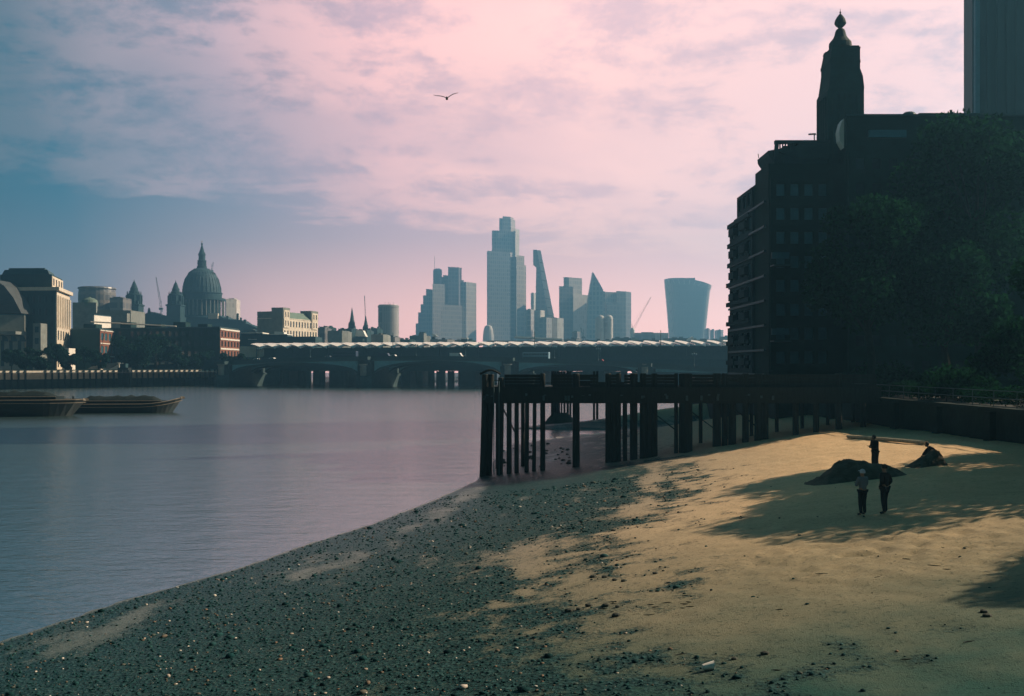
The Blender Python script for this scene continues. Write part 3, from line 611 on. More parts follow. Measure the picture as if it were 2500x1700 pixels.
xw0, xw1 = PX(318, 950), PX(440, 950)
MB().slab([(xw0, 948, gz), (xw1, 948, gz), (xw1, 948, PZ(773, 948)), (PX(392, 948), 948, PZ(770, 948)), (PX(366, 948), 948, PZ(761, 948)), (PX(342, 948), 948, PZ(772, 948)), (xw0, 948, PZ(773, 948))], (0, 20, 0)).build('west_front', ds, rt)
MB().lathe(PX(364, 947), 947, [(1.0, PZ(768, 947)), (1.5, PZ(762, 947)), (1.2, PZ(757, 947)), (.5, PZ(752, 947))], 8).build('statue', ds, rt)
for x in (341, 352, 378, 391): MB().lathe(PX(x, 947), 947, [(.8, PZ(774, 947)), (.9, PZ(769, 947)), (.3, PZ(764, 947))], 6).build('statue', ds, rt)
MB().box(PX(420, 980), PX(560, 980), 968, 1040, gz, PZ(777, 980)).build('nave', ds, rt)
MB().box(PX(556, 1000), PX(598, 1000), 985, 1030, gz, PZ(793, 1000)).build('choir', ds, rt)
MB().slab([(PX(536, 985), 966, PZ(781, 985)), (PX(562, 985), 966, PZ(781, 985)), (PX(549, 985), 966, PZ(773, 985))], (0, 40, 0)).build('transept_gable', ds, rt)
MB().box(PX(524, 985)+0, PX(547, 985), 964, 967.9, PZ(781, 985), PZ(768, 985)).build('transept_attic', M['stone'], rt)
MB().box(PX(434, 975), PX(441, 975), 964, 967.9, PZ(786, 975), PZ(772, 975)).build('stair_turret', M['stone'], rt)
rt = thing('city_block', 'dark roofs with chimneys stepping down right of the domed cathedral', 'building', (PX(590, 930), 930, gz))
MB().slab([(PX(545, 930), 930, gz), (PX(632, 930), 930, gz), (PX(632, 930), 930, PZ(803, 930)), (PX(612, 930), 930, PZ(794, 930)), (PX(600, 930), 930, PZ(790, 930)), (PX(588, 930), 930, PZ(782, 930)), (PX(545, 930), 930, PZ(779, 930))], (0, 25, 0)).build('wall', ds, rt)
for x, y0, y1, r in ((578, 782, 768, 1.1), (586, 786, 778, .9), (596, 790, 783, 1.3), (553, 780, 774, 1.0)): MB().lathe(PX(x, 928), 931, [(r, PZ(y0+4, 930)), (r, PZ(y1, 930)), (r*1.3, PZ(y1-1, 930)), (r*.4, PZ(y1-3, 930))], 8).build('chimney', ds, rt)
# ---------------------------------------------------------------- cranes
def crane(label, xb, yb, xj, yj, xt, yt, Y, m, w=.8, cab=True):
    r = thing('tower_crane', label, 'crane', (PX(xb, Y), Y, gz))
    mx_, my = PX(xj, Y), PZ(yj, Y)
    z = gz; mm = MB()
    for sx_ in (-w, w):
        for sy_ in (-w, w): mm.tube([(PX(xb, Y)+sx_, Y+sy_, gz), (mx_+sx_, Y+sy_, my)], .16, 4)
    k = 0
    while z < my-3: mm.tube([(mx_-w*(-1)**k, Y-w, z), (mx_+w*(-1)**k, Y-w, z+3)], .1, 4); z += 3; k += 1
    mm.build('mast', m, r)
    mm = MB(); a = Vector((mx_, Y, my)); b_ = P(xt, yt, Y); d_ = b_-a; n_ = int(d_.length/4)
    pr = Vector((d_.z, 0, -d_.x)).normalized()*w*1.3
    mm.tube([a+pr, b_+pr*.3], .2, 4); mm.tube([a-pr, b_-pr*.3], .2, 4)
    for i in range(n_): f0, f1 = i/n_, (i+1)/n_; s = (-1)**i; mm.tube([a+d_*f0+pr*s*(1-.7*f0), a+d_*f1-pr*s*(1-.7*f1)], .12, 4)
    mm.build('jib', m, r)
    MB().box(mx_-2.2, mx_+2.2, Y-1.6, Y+1.6, my-2.4, my).build('cab', m, r)
    c = a-d_.normalized()*9*Vector((1, 1, .2)); MB().tube([a, c, (c.x, Y, c.z-3)], .5, 5).build('counterweight_arm', m, r)
    MB().tube([a+Vector((-(d_.x)*.05, 0, 9)), b_], .1, 4).build('tie_rope', m, r); MB().tube([a, a+Vector((-(d_.x)*.05, 0, 9))], .3, 4).build('a_frame', m, r)
crane('slim grey luffing crane leaning left, between the two west towers of the cathedral', 395, 790, 393, 752, 381, 677, 1250, M['steel'])
crane('small grey crane just right of the dome', 520, 760, 517, 660, 521, 640, 1500, M['steel'])
crane('red luffing crane with long jib reaching up right, between the towers and the flared tower', 1544, 836, 1545, 806, 1589, 726, 1500, M['redsteel'], 1.0)
crane('short grey crane on the roofs below the slanted glass tower', 1428, 836, 1424, 822, 1417, 800, 1300, M['steel'], .7)
crane('thin crane with upright jib behind the round tower and the spires', 893, 815, 893, 790, 890, 722, 1400, M['steel'], .6)
# ---------------------------------------------------------------- far towers
gA = curtain('blue_glass_floors', (.24, .22, .22), (.46, .42, .38), 6.0, 8.0, .35, .16)
gB = curtain('dark_office_floors', (.09, .095, .105), (.20, .19, .18), 9.0, 7.6, .35, .18)
gC = curtain('pale_panel_floors', (.42, .38, .34), (.62, .56, .50), 6.0, 7.6, .6, .16)
gD = curtain('vertical_fin_glass', (.17, .165, .17), (.36, .34, .32), 1.8, 12.0, .4, .06)
def prism_px(corners, yt, m, name, root, z0=gz, dback=30, yaw=0):
    if yaw: corners = [(x, Y+(x-corners[0][0])/F*corners[0][1]*yaw) for x, Y in corners]
    pl = [(PX(x, Y), Y) for x, Y in corners]; pl += [(PX(corners[-1][0], corners[-1][1])-2, corners[-1][1]+dback), (PX(corners[0][0], corners[0][1])+2, corners[0][1]+dback)]
    zt = PZ(yt, corners[0][1]); mb = MB(); n = len(pl)
    mb.add([(x, y, z0) for x, y in pl]+[(x, y, zt) for x, y in pl], [tuple(range(n-1, -1, -1)), tuple(range(n, 2*n))]+[(i, (i+1) % n, n+(i+1) % n, n+i) for i in range(n)])
    return mb.build(name, m, root)
def sky(name, label, parts, cat='skyscraper', group=None):
    x, Y = parts[0][0][0]; r = thing(name, label, cat, (PX(x, Y), Y, gz), 0, group)
    for k, (c, yt, m, nm) in enumerate(parts): prism_px(c, yt, m, nm, r, yaw=.55)
    return r
Y = 1900
sky('stepped_tower', 'hazy office tower stepping down to the left like a staircase', [([(1056, Y), (1086, Y+4)], 693, gA, 'wall')]+[([(x, Y+6+i), (1056, Y+7+i)], yt, gA, 'setback') for i, (x, yt) in enumerate(((1040, 706), (1033, 721), (1027, 743), (1021, 763), (1015, 790), (1009, 818)))])
r = thing('round_topped_tower', 'hazy tower with rounded top and thin mast rising behind the stepped tower', 'skyscraper', (PX(1067, 2000), 2000, gz))
MB().lathe(PX(1067.5, 2000), 2010, [(9.2, gz), (9.2, PZ(662, 2000)), (8.2, PZ(657, 2000)), (4, PZ(655, 2000))], 20).build('wall', gD, r); MB().tube([(PX(1060, 2000), 2010, PZ(660, 2000)), (PX(1060, 2000), 2010, PZ(625, 2000))], .4, 5).build('mast', M['steel'], r)
sky('notched_tower', 'tall dark tower with a raised square crown in the left cluster', [([(1094, 1950), (1120, 1946), (1127, 1956)], 652, gB, 'wall'), ([(1082, 1960), (1095, 1961)], 672, gB, 'shoulder'), ([(1078, 1958), (1083, 1962)], 676, gB, 'shoulder')])
sky('slab_tower', 'flat topped glass slab at the right end of the left cluster', [([(1124, 1850), (1138, 1846), (1163, 1860)], 688.5, gA, 'wall'), ([(1126, 1858), (1132, 1858)], 684, gB, 'plant_room')])
sky('office_slab', 'broad hazy office slab in front of the notched tower', [([(1076, 1800), (1128, 1804)], 744, gA, 'wall')])
r = sky('tallest_tower', 'tallest tower of the skyline, stepped glass faces with a rounded head', [
    ([(1189, 1990), (1192, 1980), (1246, 1976), (1262, 1996)], 614, gA, 'wall'), ([(1201, 2000), (1216, 1994), (1247, 1990), (1260, 2008)], 563, gA, 'upper_storeys'),
    ([(1219, 2004), (1247, 2000), (1258, 2016)], 533, gA, 'upper_storeys'), ([(1227, 2006), (1246, 2004), (1254, 2018)], 528.5, gA, 'crown'), ([(1258, 2012), (1268, 2020)], 559, gC, 'side_wing')])
MB().lathe(PX(1192, 1970), 1972, [(11, gz), (11, PZ(822, 1970)), (9.5, PZ(806, 1970)), (7, PZ(797, 1970)), (3, PZ(794, 1970))], 16).build('entrance_canopy', gC, r)
sky('twin_stepped_tower', 'pale right and dark left faced tower stepping down beside the tallest tower', [([(1246, 1700), (1261, 1696)], 627.5, gB, 'wall'), ([(1261.4, 1700), (1280, 1706)], 623.5, gA, 'wall'), ([(1275, 1712), (1284.5, 1716)], 647, gA, 'side_wing')])
Yc_ = 1780; r = thing('wedge_tower', 'thin dark wedge shaped tower with a pale sloping glass side', 'skyscraper', (PX(1320, Yc_), Yc_, gz))
def flat(pts, Yp, dep, m, nm, rr): MB().slab([P(x, y, Yp) for x, y in reversed(pts)], (0, dep, 0)).build(nm, m, rr)
flat([(1302, 610), (1311, 610), (1317, 648), (1341, 790), (1341, 850), (1306, 850), (1309.5, 652), (1302, 646)], Yc_, 14, gB, 'north_core', r)
flat([(1311.6, 611), (1320, 612), (1338, 700), (1356, 790), (1356, 850), (1342, 850), (1342, 790), (1318, 648)], Yc_+6, 30, M['white'], 'sloping_glass', r)
for y in (640, 662, 684, 706, 728, 750, 770): MB().tube([P(1311.5+(y-611)*.165, y, Yc_+5), P(1320+(y-612)*.205, y+3, Yc_+5)], .5, 4).build('brace', M['steel'], r)
low = []
def lowb(xl, xr, yt, Yp, m, lab, tone=None, extra=None):
    r = thing('city_building', lab, 'building', (PX(xl, Yp), Yp, gz)); prism_px([(xl, Yp), (xl+(xr-xl)*.6, Yp-3), (xr, Yp+6)], yt, m, 'wall', r)
    w = xr-xl; a = xl+w*.2; prism_px([(a, Yp+8), (a+w*.35, Yp+8)], yt-1.6, M['steel'], 'roof_plant', r, PZ(yt, Yp)+.01, 8)
    if extra: extra(r)
    return r
lowb(1284, 1304, 756, 1500, gA, 'mid height block between the twin stepped tower and the wedge tower'); lowb(1296, 1308, 716, 1900, gC, 'faint far slab showing left of the wedge tower')
lowb(1304, 1330, 758, 1450, gC, 'pale faced block at the foot of the wedge tower'); lowb(1314, 1347, 776, 1420, gA, 'blue grey block right of the pale faced block')
lowb(1338, 1376, 777, 1480, gC, 'pale block left of the tower with the stepped crown')
r = sky('crowned_tower', 'tower with dark left edge and paler raised crown, right of the wedge tower', [([(1365, 1700), (1399, 1698)], 699, gB, 'wall'), ([(1376, 1708), (1389, 1706), (1421, 1714)], 677, gA, 'crown'), ([(1399.4, 1700), (1437, 1706)], 719, gC, 'side_wing')])
r = thing('slanted_glass_tower', 'sharp pointed glass tower with one long slanting edge', 'skyscraper', (PX(1455, 1650), 1650, gz))
flat([(1447.5, 664), (1460, 685), (1472, 707), (1474, 716), (1474, 850), (1433, 850), (1435, 735), (1442, 694)], 1650, 22, gA, 'wall', r)
sky('sloping_roof_office', 'broad office tower with gently sloping roofline behind the slanted tower', [([(1470, 1700), (1478, 1697)], 712, gA, 'wall'), ([(1478.3, 1700), (1505, 1699)], 713, gA, 'wall'), ([(1505.3, 1702), (1528, 1702), (1541, 1712)], 711, gB, 'wall'), ([(1482, 1694), (1518, 1692)], 741, gB, 'front_wing')])
r = thing('domed_office', 'round fronted office with glinting vaulted roof below the slanted tower', 'building', (PX(1475, 1300), 1300, gz))
for x in (1465.5, 1486): MB().lathe(PX(x, 1300), 1300, [(5.6, gz), (5.6, PZ(779, 1300)), (5.0, PZ(774, 1300)), (3.2, PZ(770.5, 1300)), (.6, PZ(769.5, 1300))], 20).build('vaulted_bay', gC, r)
MB().box(PX(1456, 1306), PX(1497, 1306), 1306, 1325, gz, PZ(776, 1306)).build('wall', gD, r)
lowb(1397, 1417, 810, 1250, gB, 'low dark block at the foot of the crowned tower')
lowb(1549, 1632, 813, 1350, gB, 'long low dark roofed block between the red crane and the flared tower')
r = thing('white_dome', 'small white cylinder shaped structure at the foot of the red crane', 'structure', (PX(1544, 1400), 1400, gz)); MB().lathe(PX(1544, 1400), 1400, [(3.2, gz), (3.2, PZ(806, 1400)), (2.4, PZ(802, 1400)), (.6, PZ(800, 1400))], 16).build('shell', M['white'], r)
# flared tower
r = thing('flared_tower', 'bulging tower that widens towards its curved top at the right of the skyline', 'skyscraper', (PX(1683, 1850), 1850, gz))
m = MB(); Lv = 16; n_ = 28; vs_ = []
for k in range(Lv+1):
    f = k/Lv; y = 850-(850-684)*f; wl = 1639-12.5*f**1.25; wr = 1725+16.5*f**1.25; x0, x1 = PX(wl, 1850), PX(wr, 1850); dp = 17+6*f
    for i in range(n_):
        a = 2*math.pi*i/n_; ca, sa = math.cos(a), math.sin(a); ex = (abs(ca)**.45)*(1 if ca > 0 else -1); ey = (abs(sa)**.8)*(1 if sa > 0 else -1)
        X = (x0+x1)/2+(x1-x0)/2*ex; px_ = (X-x0)/(x1-x0)
        yt = y
        if k == Lv: yt = 680+20*max(0, px_-.12)**1.6-3*math.sin(px_*math.pi)
        elif k == Lv-1: yt = y+12*px_
        vs_.append((X, 1872+dp*ey, PZ(yt, 1850)))
m.add(vs_, [tuple(range(n_-1, -1, -1)), tuple(range(Lv*n_, (Lv+1)*n_))]+[(k*n_+i, k*n_+(i+1) % n_, (k+1)*n_+(i+1) % n_, (k+1)*n_+i) for k in range(Lv) for i in range(n_)])
m.build('wall', gD, r, smooth=False)
for i in range(9): MB().tube([(PX(1637+i*11.5, 1845), 1847.5+1.5*abs(i-4)*.4, PZ(692+i*i*.16, 1845)), (PX(1627+1+i*14, 1845), 1846, PZ(681+20*max(0, i/8-.12)**1.6, 1845))], .35, 4).build('sky_garden_fin', M['white'], r)
MB().box(PX(1650, 1850), PX(1700, 1850), 1862, 1880, PZ(688, 1850), PZ(677.5, 1850)).build('roof_plant', M['steel'], r)
lowb(1725, 1734, 803, 1700, gB, 'thin far block just right of the flared tower'); lowb(1740, 1744.5, 805, 1750, gB, 'very thin far tower second from the flared tower'); lowb(1751, 1766, 806, 1650, gB, 'square far block nearest the dark tower building')
# middle distance
r = thing('round_tower', 'round drum shaped tower standing alone left of the skyscrapers', 'tower', (PX(948.5, 1050), 1050, gz))
MB().lathe(PX(948.5, 1050), 1050, [(11.0, gz), (11.0, PZ(752, 1050)), (11.4, PZ(751, 1050)), (11.4, PZ(747, 1050)), (10.4, PZ(746, 1050)), (10.2, PZ(745, 1050))], 32).build('wall', gD, r)
for x in (940, 948, 952, 960): MB().tube([(PX(x, 1050), 1050, PZ(746, 1050)), (PX(x, 1050), 1050, PZ(738, 1050))], .15, 4).build('aerial', M['steel'], r)
def spire(label, x, yt, ym, yb, w, Yp):
    r = thing('church_spire', label, 'church', (PX(x, Yp), Yp, gz)); X = PX(x, Yp); s = Yp/F
    MB().lathe(X, Yp, [(w*.75*s*1.4, gz), (w*.75*s*1.4, PZ(yb, Yp)), (w*.6*s*1.4, PZ(yb-1, Yp)), (w*.55*s*1.4, PZ(ym, Yp))], 4).build('tower', ds, r)
    MB().lathe(X, Yp, [(w*.55*s, PZ(ym, Yp)), (w*.3*s, PZ((ym+yt)/2, Yp)), (w*.06*s, PZ(yt, Yp))], 8).build('spire', M['lead'], r)
    for sx_ in (-1, 1): MB().lathe(X+sx_*w*.6*s, Yp-w*.6*s, [(.5, PZ(yb, Yp)), (.6, PZ(yb-4, Yp)), (.1, PZ(yb-9, Yp))], 6).build('pinnacle', ds, r)
spire('dark church tower with sharp steeple, left of the round tower', 859.5, 752, 786, 797, 11, 900)
spire('smaller church steeple with slender tip, close to the round tower', 893, 770, 794, 806, 9, 950)
r = thing('domed_hall', 'dark drum roofed block behind the cathedral on the far left skyline', 'building', (PX(237, 900), 900, gz))
MB().lathe(PX(237, 900), 900, [(16, gz), (16, PZ(716, 900)), (15.5, PZ(708, 900)), (16.6, PZ(706, 900)), (16.2, PZ(703, 900)), (14, PZ(701.5, 900))], 28).build('wall', gB, r)
r = thing('city_block', 'flat topped grey block right of the drum roofed block', 'building', (PX(290, 880), 880, gz)); MB().box(PX(268, 880), PX(300, 880), 880, 900, gz, PZ(727, 880)).build('wall', gB, r); MB().box(PX(272, 880), PX(290, 880), 884, 896, PZ(727, 880), PZ(724, 880)).build('roof_plant', gB, r)
r = thing('domed_pavilion', 'pale little dome on a stone block right of the columned office block', 'building', (PX(207, 640), 640, gz))
MB().box(PX(170, 640), PX(312, 640), 645, 670, gz, PZ(757, 640)).build('wall', M['stone2'], r); MB().box(PX(172, 640), PX(230, 640), 643, 644.9, gz, PZ(738, 640)).build('front_wing', M['stone2'], r)
MB().lathe(PX(206, 640), 648, [(5.2, PZ(746, 640)), (5.2, PZ(738, 640)), (4.6, PZ(731, 640)), (3.0, PZ(727, 640)), (1.0, PZ(725, 640)), (.4, PZ(723, 640))], 20).build('dome', M['copper'], r)
MB().box(PX(232, 640), PX(310, 640), 640, 644.9, gz, PZ(765, 640)).build('front_wing', M['stone2'], r)
r = thing('glass_block', 'pale blue glass block just right of the cathedral drum', 'building', (PX(560, 1250), 1250, gz)); MB().prism([(PX(543, 1250), 1262), (PX(552, 1250), 1250), (PX(573, 1250), 1258), (PX(568, 1250), 1285)], gz, PZ(730, 1250)).build('wall', gC, r); MB().box(PX(552, 1250), PX(566, 1250), 1262, 1275, PZ(730, 1250), PZ(727, 1250)).build('plant_room', gC, r)
# long glazed roof right of the tallest tower
r = thing('terraced_roof_building', 'long building with two bright white roof edges below the tallest tower', 'building', (PX(1258, 900), 900, gz))
MB().box(PX(1188, 900), PX(1374, 900), 900, 930, gz, PZ(832, 900)).build('wall', gB, r)
MB().slab([P(1257, 820.5, 898), P(1372, 827, 898), P(1375, 831, 898), P(1257, 824, 898)], (0, 28, 0)).build('upper_roof', M['white'], r); MB().slab([P(1260, 834.5, 896), P(1345, 836.5, 896), P(1345, 838.5, 896), P(1260, 836.5, 896)], (0, 3.9, 0)).build('lower_roof', M['white'], r)
# low roofs between the landmarks
names = ['brown', 'grey', 'dark slate roofed', 'flat roofed', 'plain stone', 'narrow fronted', 'stepped']
spec = [(602, 640, 812, 620, 'left of the building with the squat towers', 2), (596, 634, 806, 760, 'behind the long terrace left of the squat towers', 0), (700, 716, 806, 700, 'peeping over the foot of the green roofed building', 1), (776, 800, 800, 800, 'immediately right of the right squat tower', 3), (786, 812, 798, 860, 'with an oval lift room, right of the squat towered building', 1),
        (800, 850, 808, 760, 'left of the larger steeple', 2), (826, 872, 803, 820, 'around the foot of the larger steeple', 0), (872, 906, 806, 800, 'between the two steeples and the round tower', 4), (900, 930, 802, 980, 'touching the left side of the round tower', 5), (906, 948, 817, 700, 'in front of the round tower', 6),
        (938, 975, 823, 740, 'lower right of the round tower', 3), (972, 1012, 829, 760, 'in the gap left of the stepped tower', 1), (1000, 1050, 820, 900, 'below the stepped tower', 2), (1022, 1040, 814, 860, 'with a small square head below the stepped tower', 6), (1050, 1110, 829, 800, 'below the left cluster of towers', 3), (1108, 1162, 831, 850, 'below the flat topped glass slab', 5),
        (1376, 1420, 828, 1000, 'under the short grey crane', 3), (1420, 1500, 831, 950, 'below the round fronted office', 0), (1495, 1560, 826, 1050, 'left of the foot of the red crane', 1), (1556, 1640, 830, 900, 'below the long low dark roofed block', 4), (1630, 1700, 826, 1000, 'at the foot of the flared tower', 5), (1695, 1790, 830, 930, 'between the flared tower and the dark tower building', 2), (1765, 1800, 822, 1100, 'half hidden at the dark tower building edge', 6)]
wm = [M['darkstone'], M['darkbrick'], M['stone2'], gB, ds, M['darkbrick'], M['stone2']]
for i, (a, b_, yt, Yp, where, k) in enumerate(spec):
    r = thing('city_building', f'low {names[k]} building {where}', 'building', (PX(a, Yp), Yp, gz))
    prism_px([(a, Yp), (a+(b_-a)*.7, Yp-2), (b_, Yp+6)], yt, wm[k], 'wall', r)
    for j in range(3):
        u = a+(b_-a)*(.1+.28*j+.1*random.random()); wv_ = (b_-a)*random.uniform(.08, .2); prism_px([(u, Yp+3), (u+wv_, Yp+3)], yt-random.uniform(1, 4), random.choice([M['steel'], M['slate'], M['stone2']]), 'roof_box', r, PZ(yt, Yp)+.01, 6)
def whitebox(lab, pts, Yp, dep): r = thing('white_roof', lab, 'roof structure', (PX(pts[0][0], Yp), Yp, gz)); MB().slab([P(x, y, Yp) for x, y in reversed(pts)], (0, dep, 0)).build('panel', M['white'], r); MB().box(PX(pts[0][0], Yp)+.3, PX(pts[1][0], Yp)-.3, Yp+.5, Yp+dep-.5, gz, PZ(max(p[1] for p in pts), Yp)).build('wall', M['darkstone'], r)
whitebox('bright white roof box left below the squat towered building', [(670, 810), (693, 811), (694, 819), (670, 817)], 610, 8)
whitebox('bright white sloping roof between the two steeples', [(870, 806), (886, 807), (893, 822), (868, 821)], 700, 10)
whitebox('small sunlit white roof below the stepped tower', [(1053, 816), (1062, 817), (1069, 822), (1058, 822)], 800, 8)
whitebox('thin sunlit roof edge below the flat topped glass slab', [(1124, 825), (1142, 825), (1142, 828), (1124, 828)], 780, 8)
whitebox('sunlit pale roof at the foot of the flared tower', [(1680, 829), (1692, 822), (1694, 832), (1680, 833)], 860, 8)
# grey terrace between the brick offices and the bridge
r = thing('riverside_terrace', 'long low grey terrace of offices between brick building and bridge', 'building', (PX(640, 560), 560, gz))
MB().box(PX(584, 560), PX(770, 560), 560, 580, gz, PZ(822, 560)).build('wall', M['darkstone'], r)
for a, b_, y in ((586, 640, 812), (640, 700, 815.5), (722, 760, 823)): MB().box(PX(a, 560), PX(b_, 560), 562, 575, PZ(822, 560), PZ(y+2, 560)).build('attic', M['darkstone'], r); MB().box(PX(a, 560), PX(b_, 560), 561, 576, PZ(y+1.9, 560), PZ(y, 560)).build('white_cornice', M['white'], r)
for a, b_, y in ((605, 626, 828), (716, 760, 836)): MB().box(PX(a, 559), PX(b_, 559), 559.2, 559.9, PZ(y+1.5, 559), PZ(y, 559)).build('white_band', M['white'], r)
r = thing('abutment_building', 'plain pale stone block with white framed dark opening at the left end of the bridge', 'building', (PX(600, 486), 486, gz))
MB().box(PX(584, 486), PX(642, 486), 486, 500, gz, PZ(846, 486)).build('wall', M['stone'], r); MB().box(PX(643, 486), PX(669, 486), 486, 500, gz, PZ(849, 486)).build('dark_wing', M['darkstone'], r)
MB().box(PX(642, 485), PX(669, 485), 485.2, 485.8, PZ(850, 485), PZ(847.5, 485)).build('white_frame', M['white'], r); MB().box(PX(642, 485), PX(643.6, 485), 485.2, 485.8, PZ(870, 485), PZ(850.01, 485)).build('white_frame', M['white'], r)
# ---------------------------------------------------------------- road bridge
BD = Vector((.965, -.262, 0)); BN = Vector((-.262, -.965, 0)); BO = Vector((0, 420, 0))    # along, towards the camera, origin
def bp_(s, o, z): v = BO+BD*s+BN*o; return (v.x, v.y, z)
def bz(s): return 13.3-((s+45)/115)**2*3.7
def bbox(s0, s1, o0, o1, z0, z1, mb=None):
    mb = mb or MB(); mb.add([bp_(s, o, z) for z in (z0, z1) for s, o in ((s0, o1), (s1, o1), (s1, o0), (s0, o0))], [(3, 2, 1, 0), (4, 5, 6, 7), (0, 1, 5, 4), (1, 2, 6, 5), (2, 3, 7, 6), (3, 0, 4, 7)]); return mb
RB = thing('road_bridge', 'low iron arched road bridge on stone piers across the river', 'bridge', bp_(0, 0, 0))
PS = [-129.3, -61, 2.9, 59, 112]
def follow(s0, s1, o0, o1, dz0, dz1, name, m, step=6):
    mb = MB(); k = max(2, int((s1-s0)/step)); vs_ = []; f = []
    for i in range(k+1):
        s = s0+(s1-s0)*i/k; vs_ += [bp_(s, o0, bz(s)+dz0), bp_(s, o1, bz(s)+dz0), bp_(s, o1, bz(s)+dz1), bp_(s, o0, bz(s)+dz1)]
    for i in range(k):
        a = 4*i
        for j in range(4): f.append((a+j, a+4+j, a+4+(j+1) % 4, a+(j+1) % 4))
    f += [(0, 1, 2, 3), (4*k+3, 4*k+2, 4*k+1, 4*k)]; mb.add(vs_, f); return mb.build(name, m, RB)
follow(-131, 122, -15, 15, -1.6, -.9, 'deck', M['iron']); follow(-131, 122, 15.02, 15.4, -1.7, -1.25, 'cornice', M['steel']); follow(-131, 122, 14.9, 15.25, -1.2, .1, 'parapet', M['iron'], 3); follow(-131, 122, 14.85, 15.35, .1, .28, 'parapet_rail', M['pierstone'], 3)
follow(-131, 122, -15.2, -14.9, -1.2, .1, 'parapet', M['iron'])
for i in range(4):
    a, b_ = PS[i]+4.0, PS[i+1]-4.0; c = (a+b_)/2; h = (b_-a)/2
    def az(s, k=0): return 6.2+(bz(c)-2.6-6.2)*math.sqrt(max(0, 1-((s-c)/h)**2))**1.15+k
    n = 24
    for o, w_ in ((14.6, .4), (-2, .4), (-14.6, .4)):
        mb = MB(); rb = MB(); vs_ = []; f = []; v2 = []; f2 = []
        for k in range(n+1):
            s = a+(b_-a)*k/n; vs_ += [bp_(s, o-w_/2, az(s, .8)), bp_(s, o+w_/2, az(s, .8)), bp_(s, o+w_/2, bz(s)-1.7), bp_(s, o-w_/2, bz(s)-1.7)]
            v2 += [bp_(s, o-.5, az(s)), bp_(s, o+.5, az(s)), bp_(s, o+.5, az(s, .9)), bp_(s, o-.5, az(s, .9))]
        for k in range(n):
            q_ = 4*k
            for j in range(4): f.append((q_+j, q_+4+j, q_+4+(j+1) % 4, q_+(j+1) % 4)); f2.append(f[-1])
        mb.add(vs_, f); rb.add(v2, f2); mb.build('spandrel', M['spandrel'], RB); rb.build('arch_rib', M['iron'], RB)
for s in PS:
    p = MB(); bbox(s-3.6, s+3.6, -17, 17, -2, 6.0, p); bbox(s-2.9, s+2.9, -16.2, 16.2, 6.0, bz(s)-1.3, p)
    p.add([bp_(s-3.6, 17.01, -2), bp_(s, 20.5, -2), bp_(s+3.6, 17.01, -2), bp_(s-3.6, 17.01, 5.2), bp_(s, 20.5, 5.2), bp_(s+3.6, 17.01, 5.2)], [(0, 1, 4, 3), (1, 2, 5, 4), (3, 4, 5), (2, 0, 3, 5)])
    pr = p.build('bridge_pier', M['pierstone'], RB)
    m = MB(); x, y, z = bp_(s, 17.3, 0); m.lathe(x, y, [(1.3, 5.2), (1.3, 9.4), (1.9, 9.9), (1.9, 10.2)], 16); m.build('pier_column', M['stone2'], pr)
    bbox(s-2.7, s+2.7, 15.5, 19, bz(s)-1.25, bz(s)+.1).build('pulpit', M['pierstone'], pr)
# lamps on the parapet
def lamp(s, first):
    r = thing('street_lamp', 'slender bridge street lamp on the parapet of the road bridge', 'street lamp', bp_(s, 15.1, bz(s)+.28), 0, 'lamps along the bridge parapet')
    MB().lathe(0, 0, [(.35, 0), (.3, .5), (.12, .7), (.09, 4.3)], 8).build('post', M['iron'], r, local=True)
    MB().tube([(-.8, 0, 4.1), (0, 0, 3.9), (.8, 0, 4.1)], .06, 5).build('cross_arm', M['iron'], r, local=True)
    for x, z in ((-.8, 4.2), (.8, 4.2), (0, 4.4)): MB().lathe(x, 0, [(.12, z), (.3, z+.2), (.3, z+.5), (.08, z+.75)], 8).build('lantern', M['glassblue'], r, local=True)
    return r
L0 = lamp(-112, True)
for s in (-87, -38, -16, 22, 40, 78, 96): dup(L0, bp_(s, 15.1, bz(s)+.28))
# traffic
BR = math.atan2(-.262, .965)
tyre = mat('tyre', (.02, .02, .02), .9); chrome = mat('car_glass', (.02, .03, .035), .1, spec=.8)
def vehicle(s, o, L, W_, Hh, paint, label, cat, name, prof, wins, rz=0):
    r = thing(name, label, cat, bp_(s, o, bz(s)-.88), BR+rz)
    MB().slab([(x*L-L/2, -W_/2, z*Hh+.28) for x, z in prof], (0, W_, 0)).build('body', paint, r, local=True)
    for a, b_, z0, z1 in wins:
        for y in (-W_/2-.015, W_/2+.005): MB().box(a*L-L/2, b_*L-L/2, y, y+.01, z0*Hh+.28, z1*Hh+.28).build('window', chrome, r, local=True)
    for x in (-L*.31, L*.31):
        for y in (-W_/2-.02, W_/2-.2): 
            m = MB(); m.slab([(x+.34*math.cos(2*math.pi*k/14), y, .34+.34*math.sin(2*math.pi*k/14)) for k in range(14)], (0, .22, 0)); m.build('wheel', tyre, r, local=True)
    return r
carp = [(0, .08), (1, .08), (1, .42), (.96, .52), (.74, .58), (.60, 1), (.24, 1), (.08, .60), (0, .5)]; carw = [(.26, .42, .58, .90), (.44, .60, .58, .90)]
vanp = [(0, .05), (1, .05), (1, .42), (.93, .52), (.82, .98), (.78, 1), (0, 1)]; vanw = [(.74, .85, .52, .85)]
busp = [(0, .04), (1, .04), (1, .94), (.985, 1), (.01, 1), (0, .97)]; busw = [(.03+.105*k, .12+.105*k, .2, .42) for k in range(9)]+[(.03+.105*k, .12+.105*k, .62, .84) for k in range(9)]
pw = mat('white_paint', (.75, .73, .70), .35, .05); pd = mat('dark_paint', (.04, .06, .10), .35, .05); prd = mat('red_paint', (.35, .03, .02), .4, .1); pb = mat('pale_blue_paint', (.25, .38, .45), .4, .1)
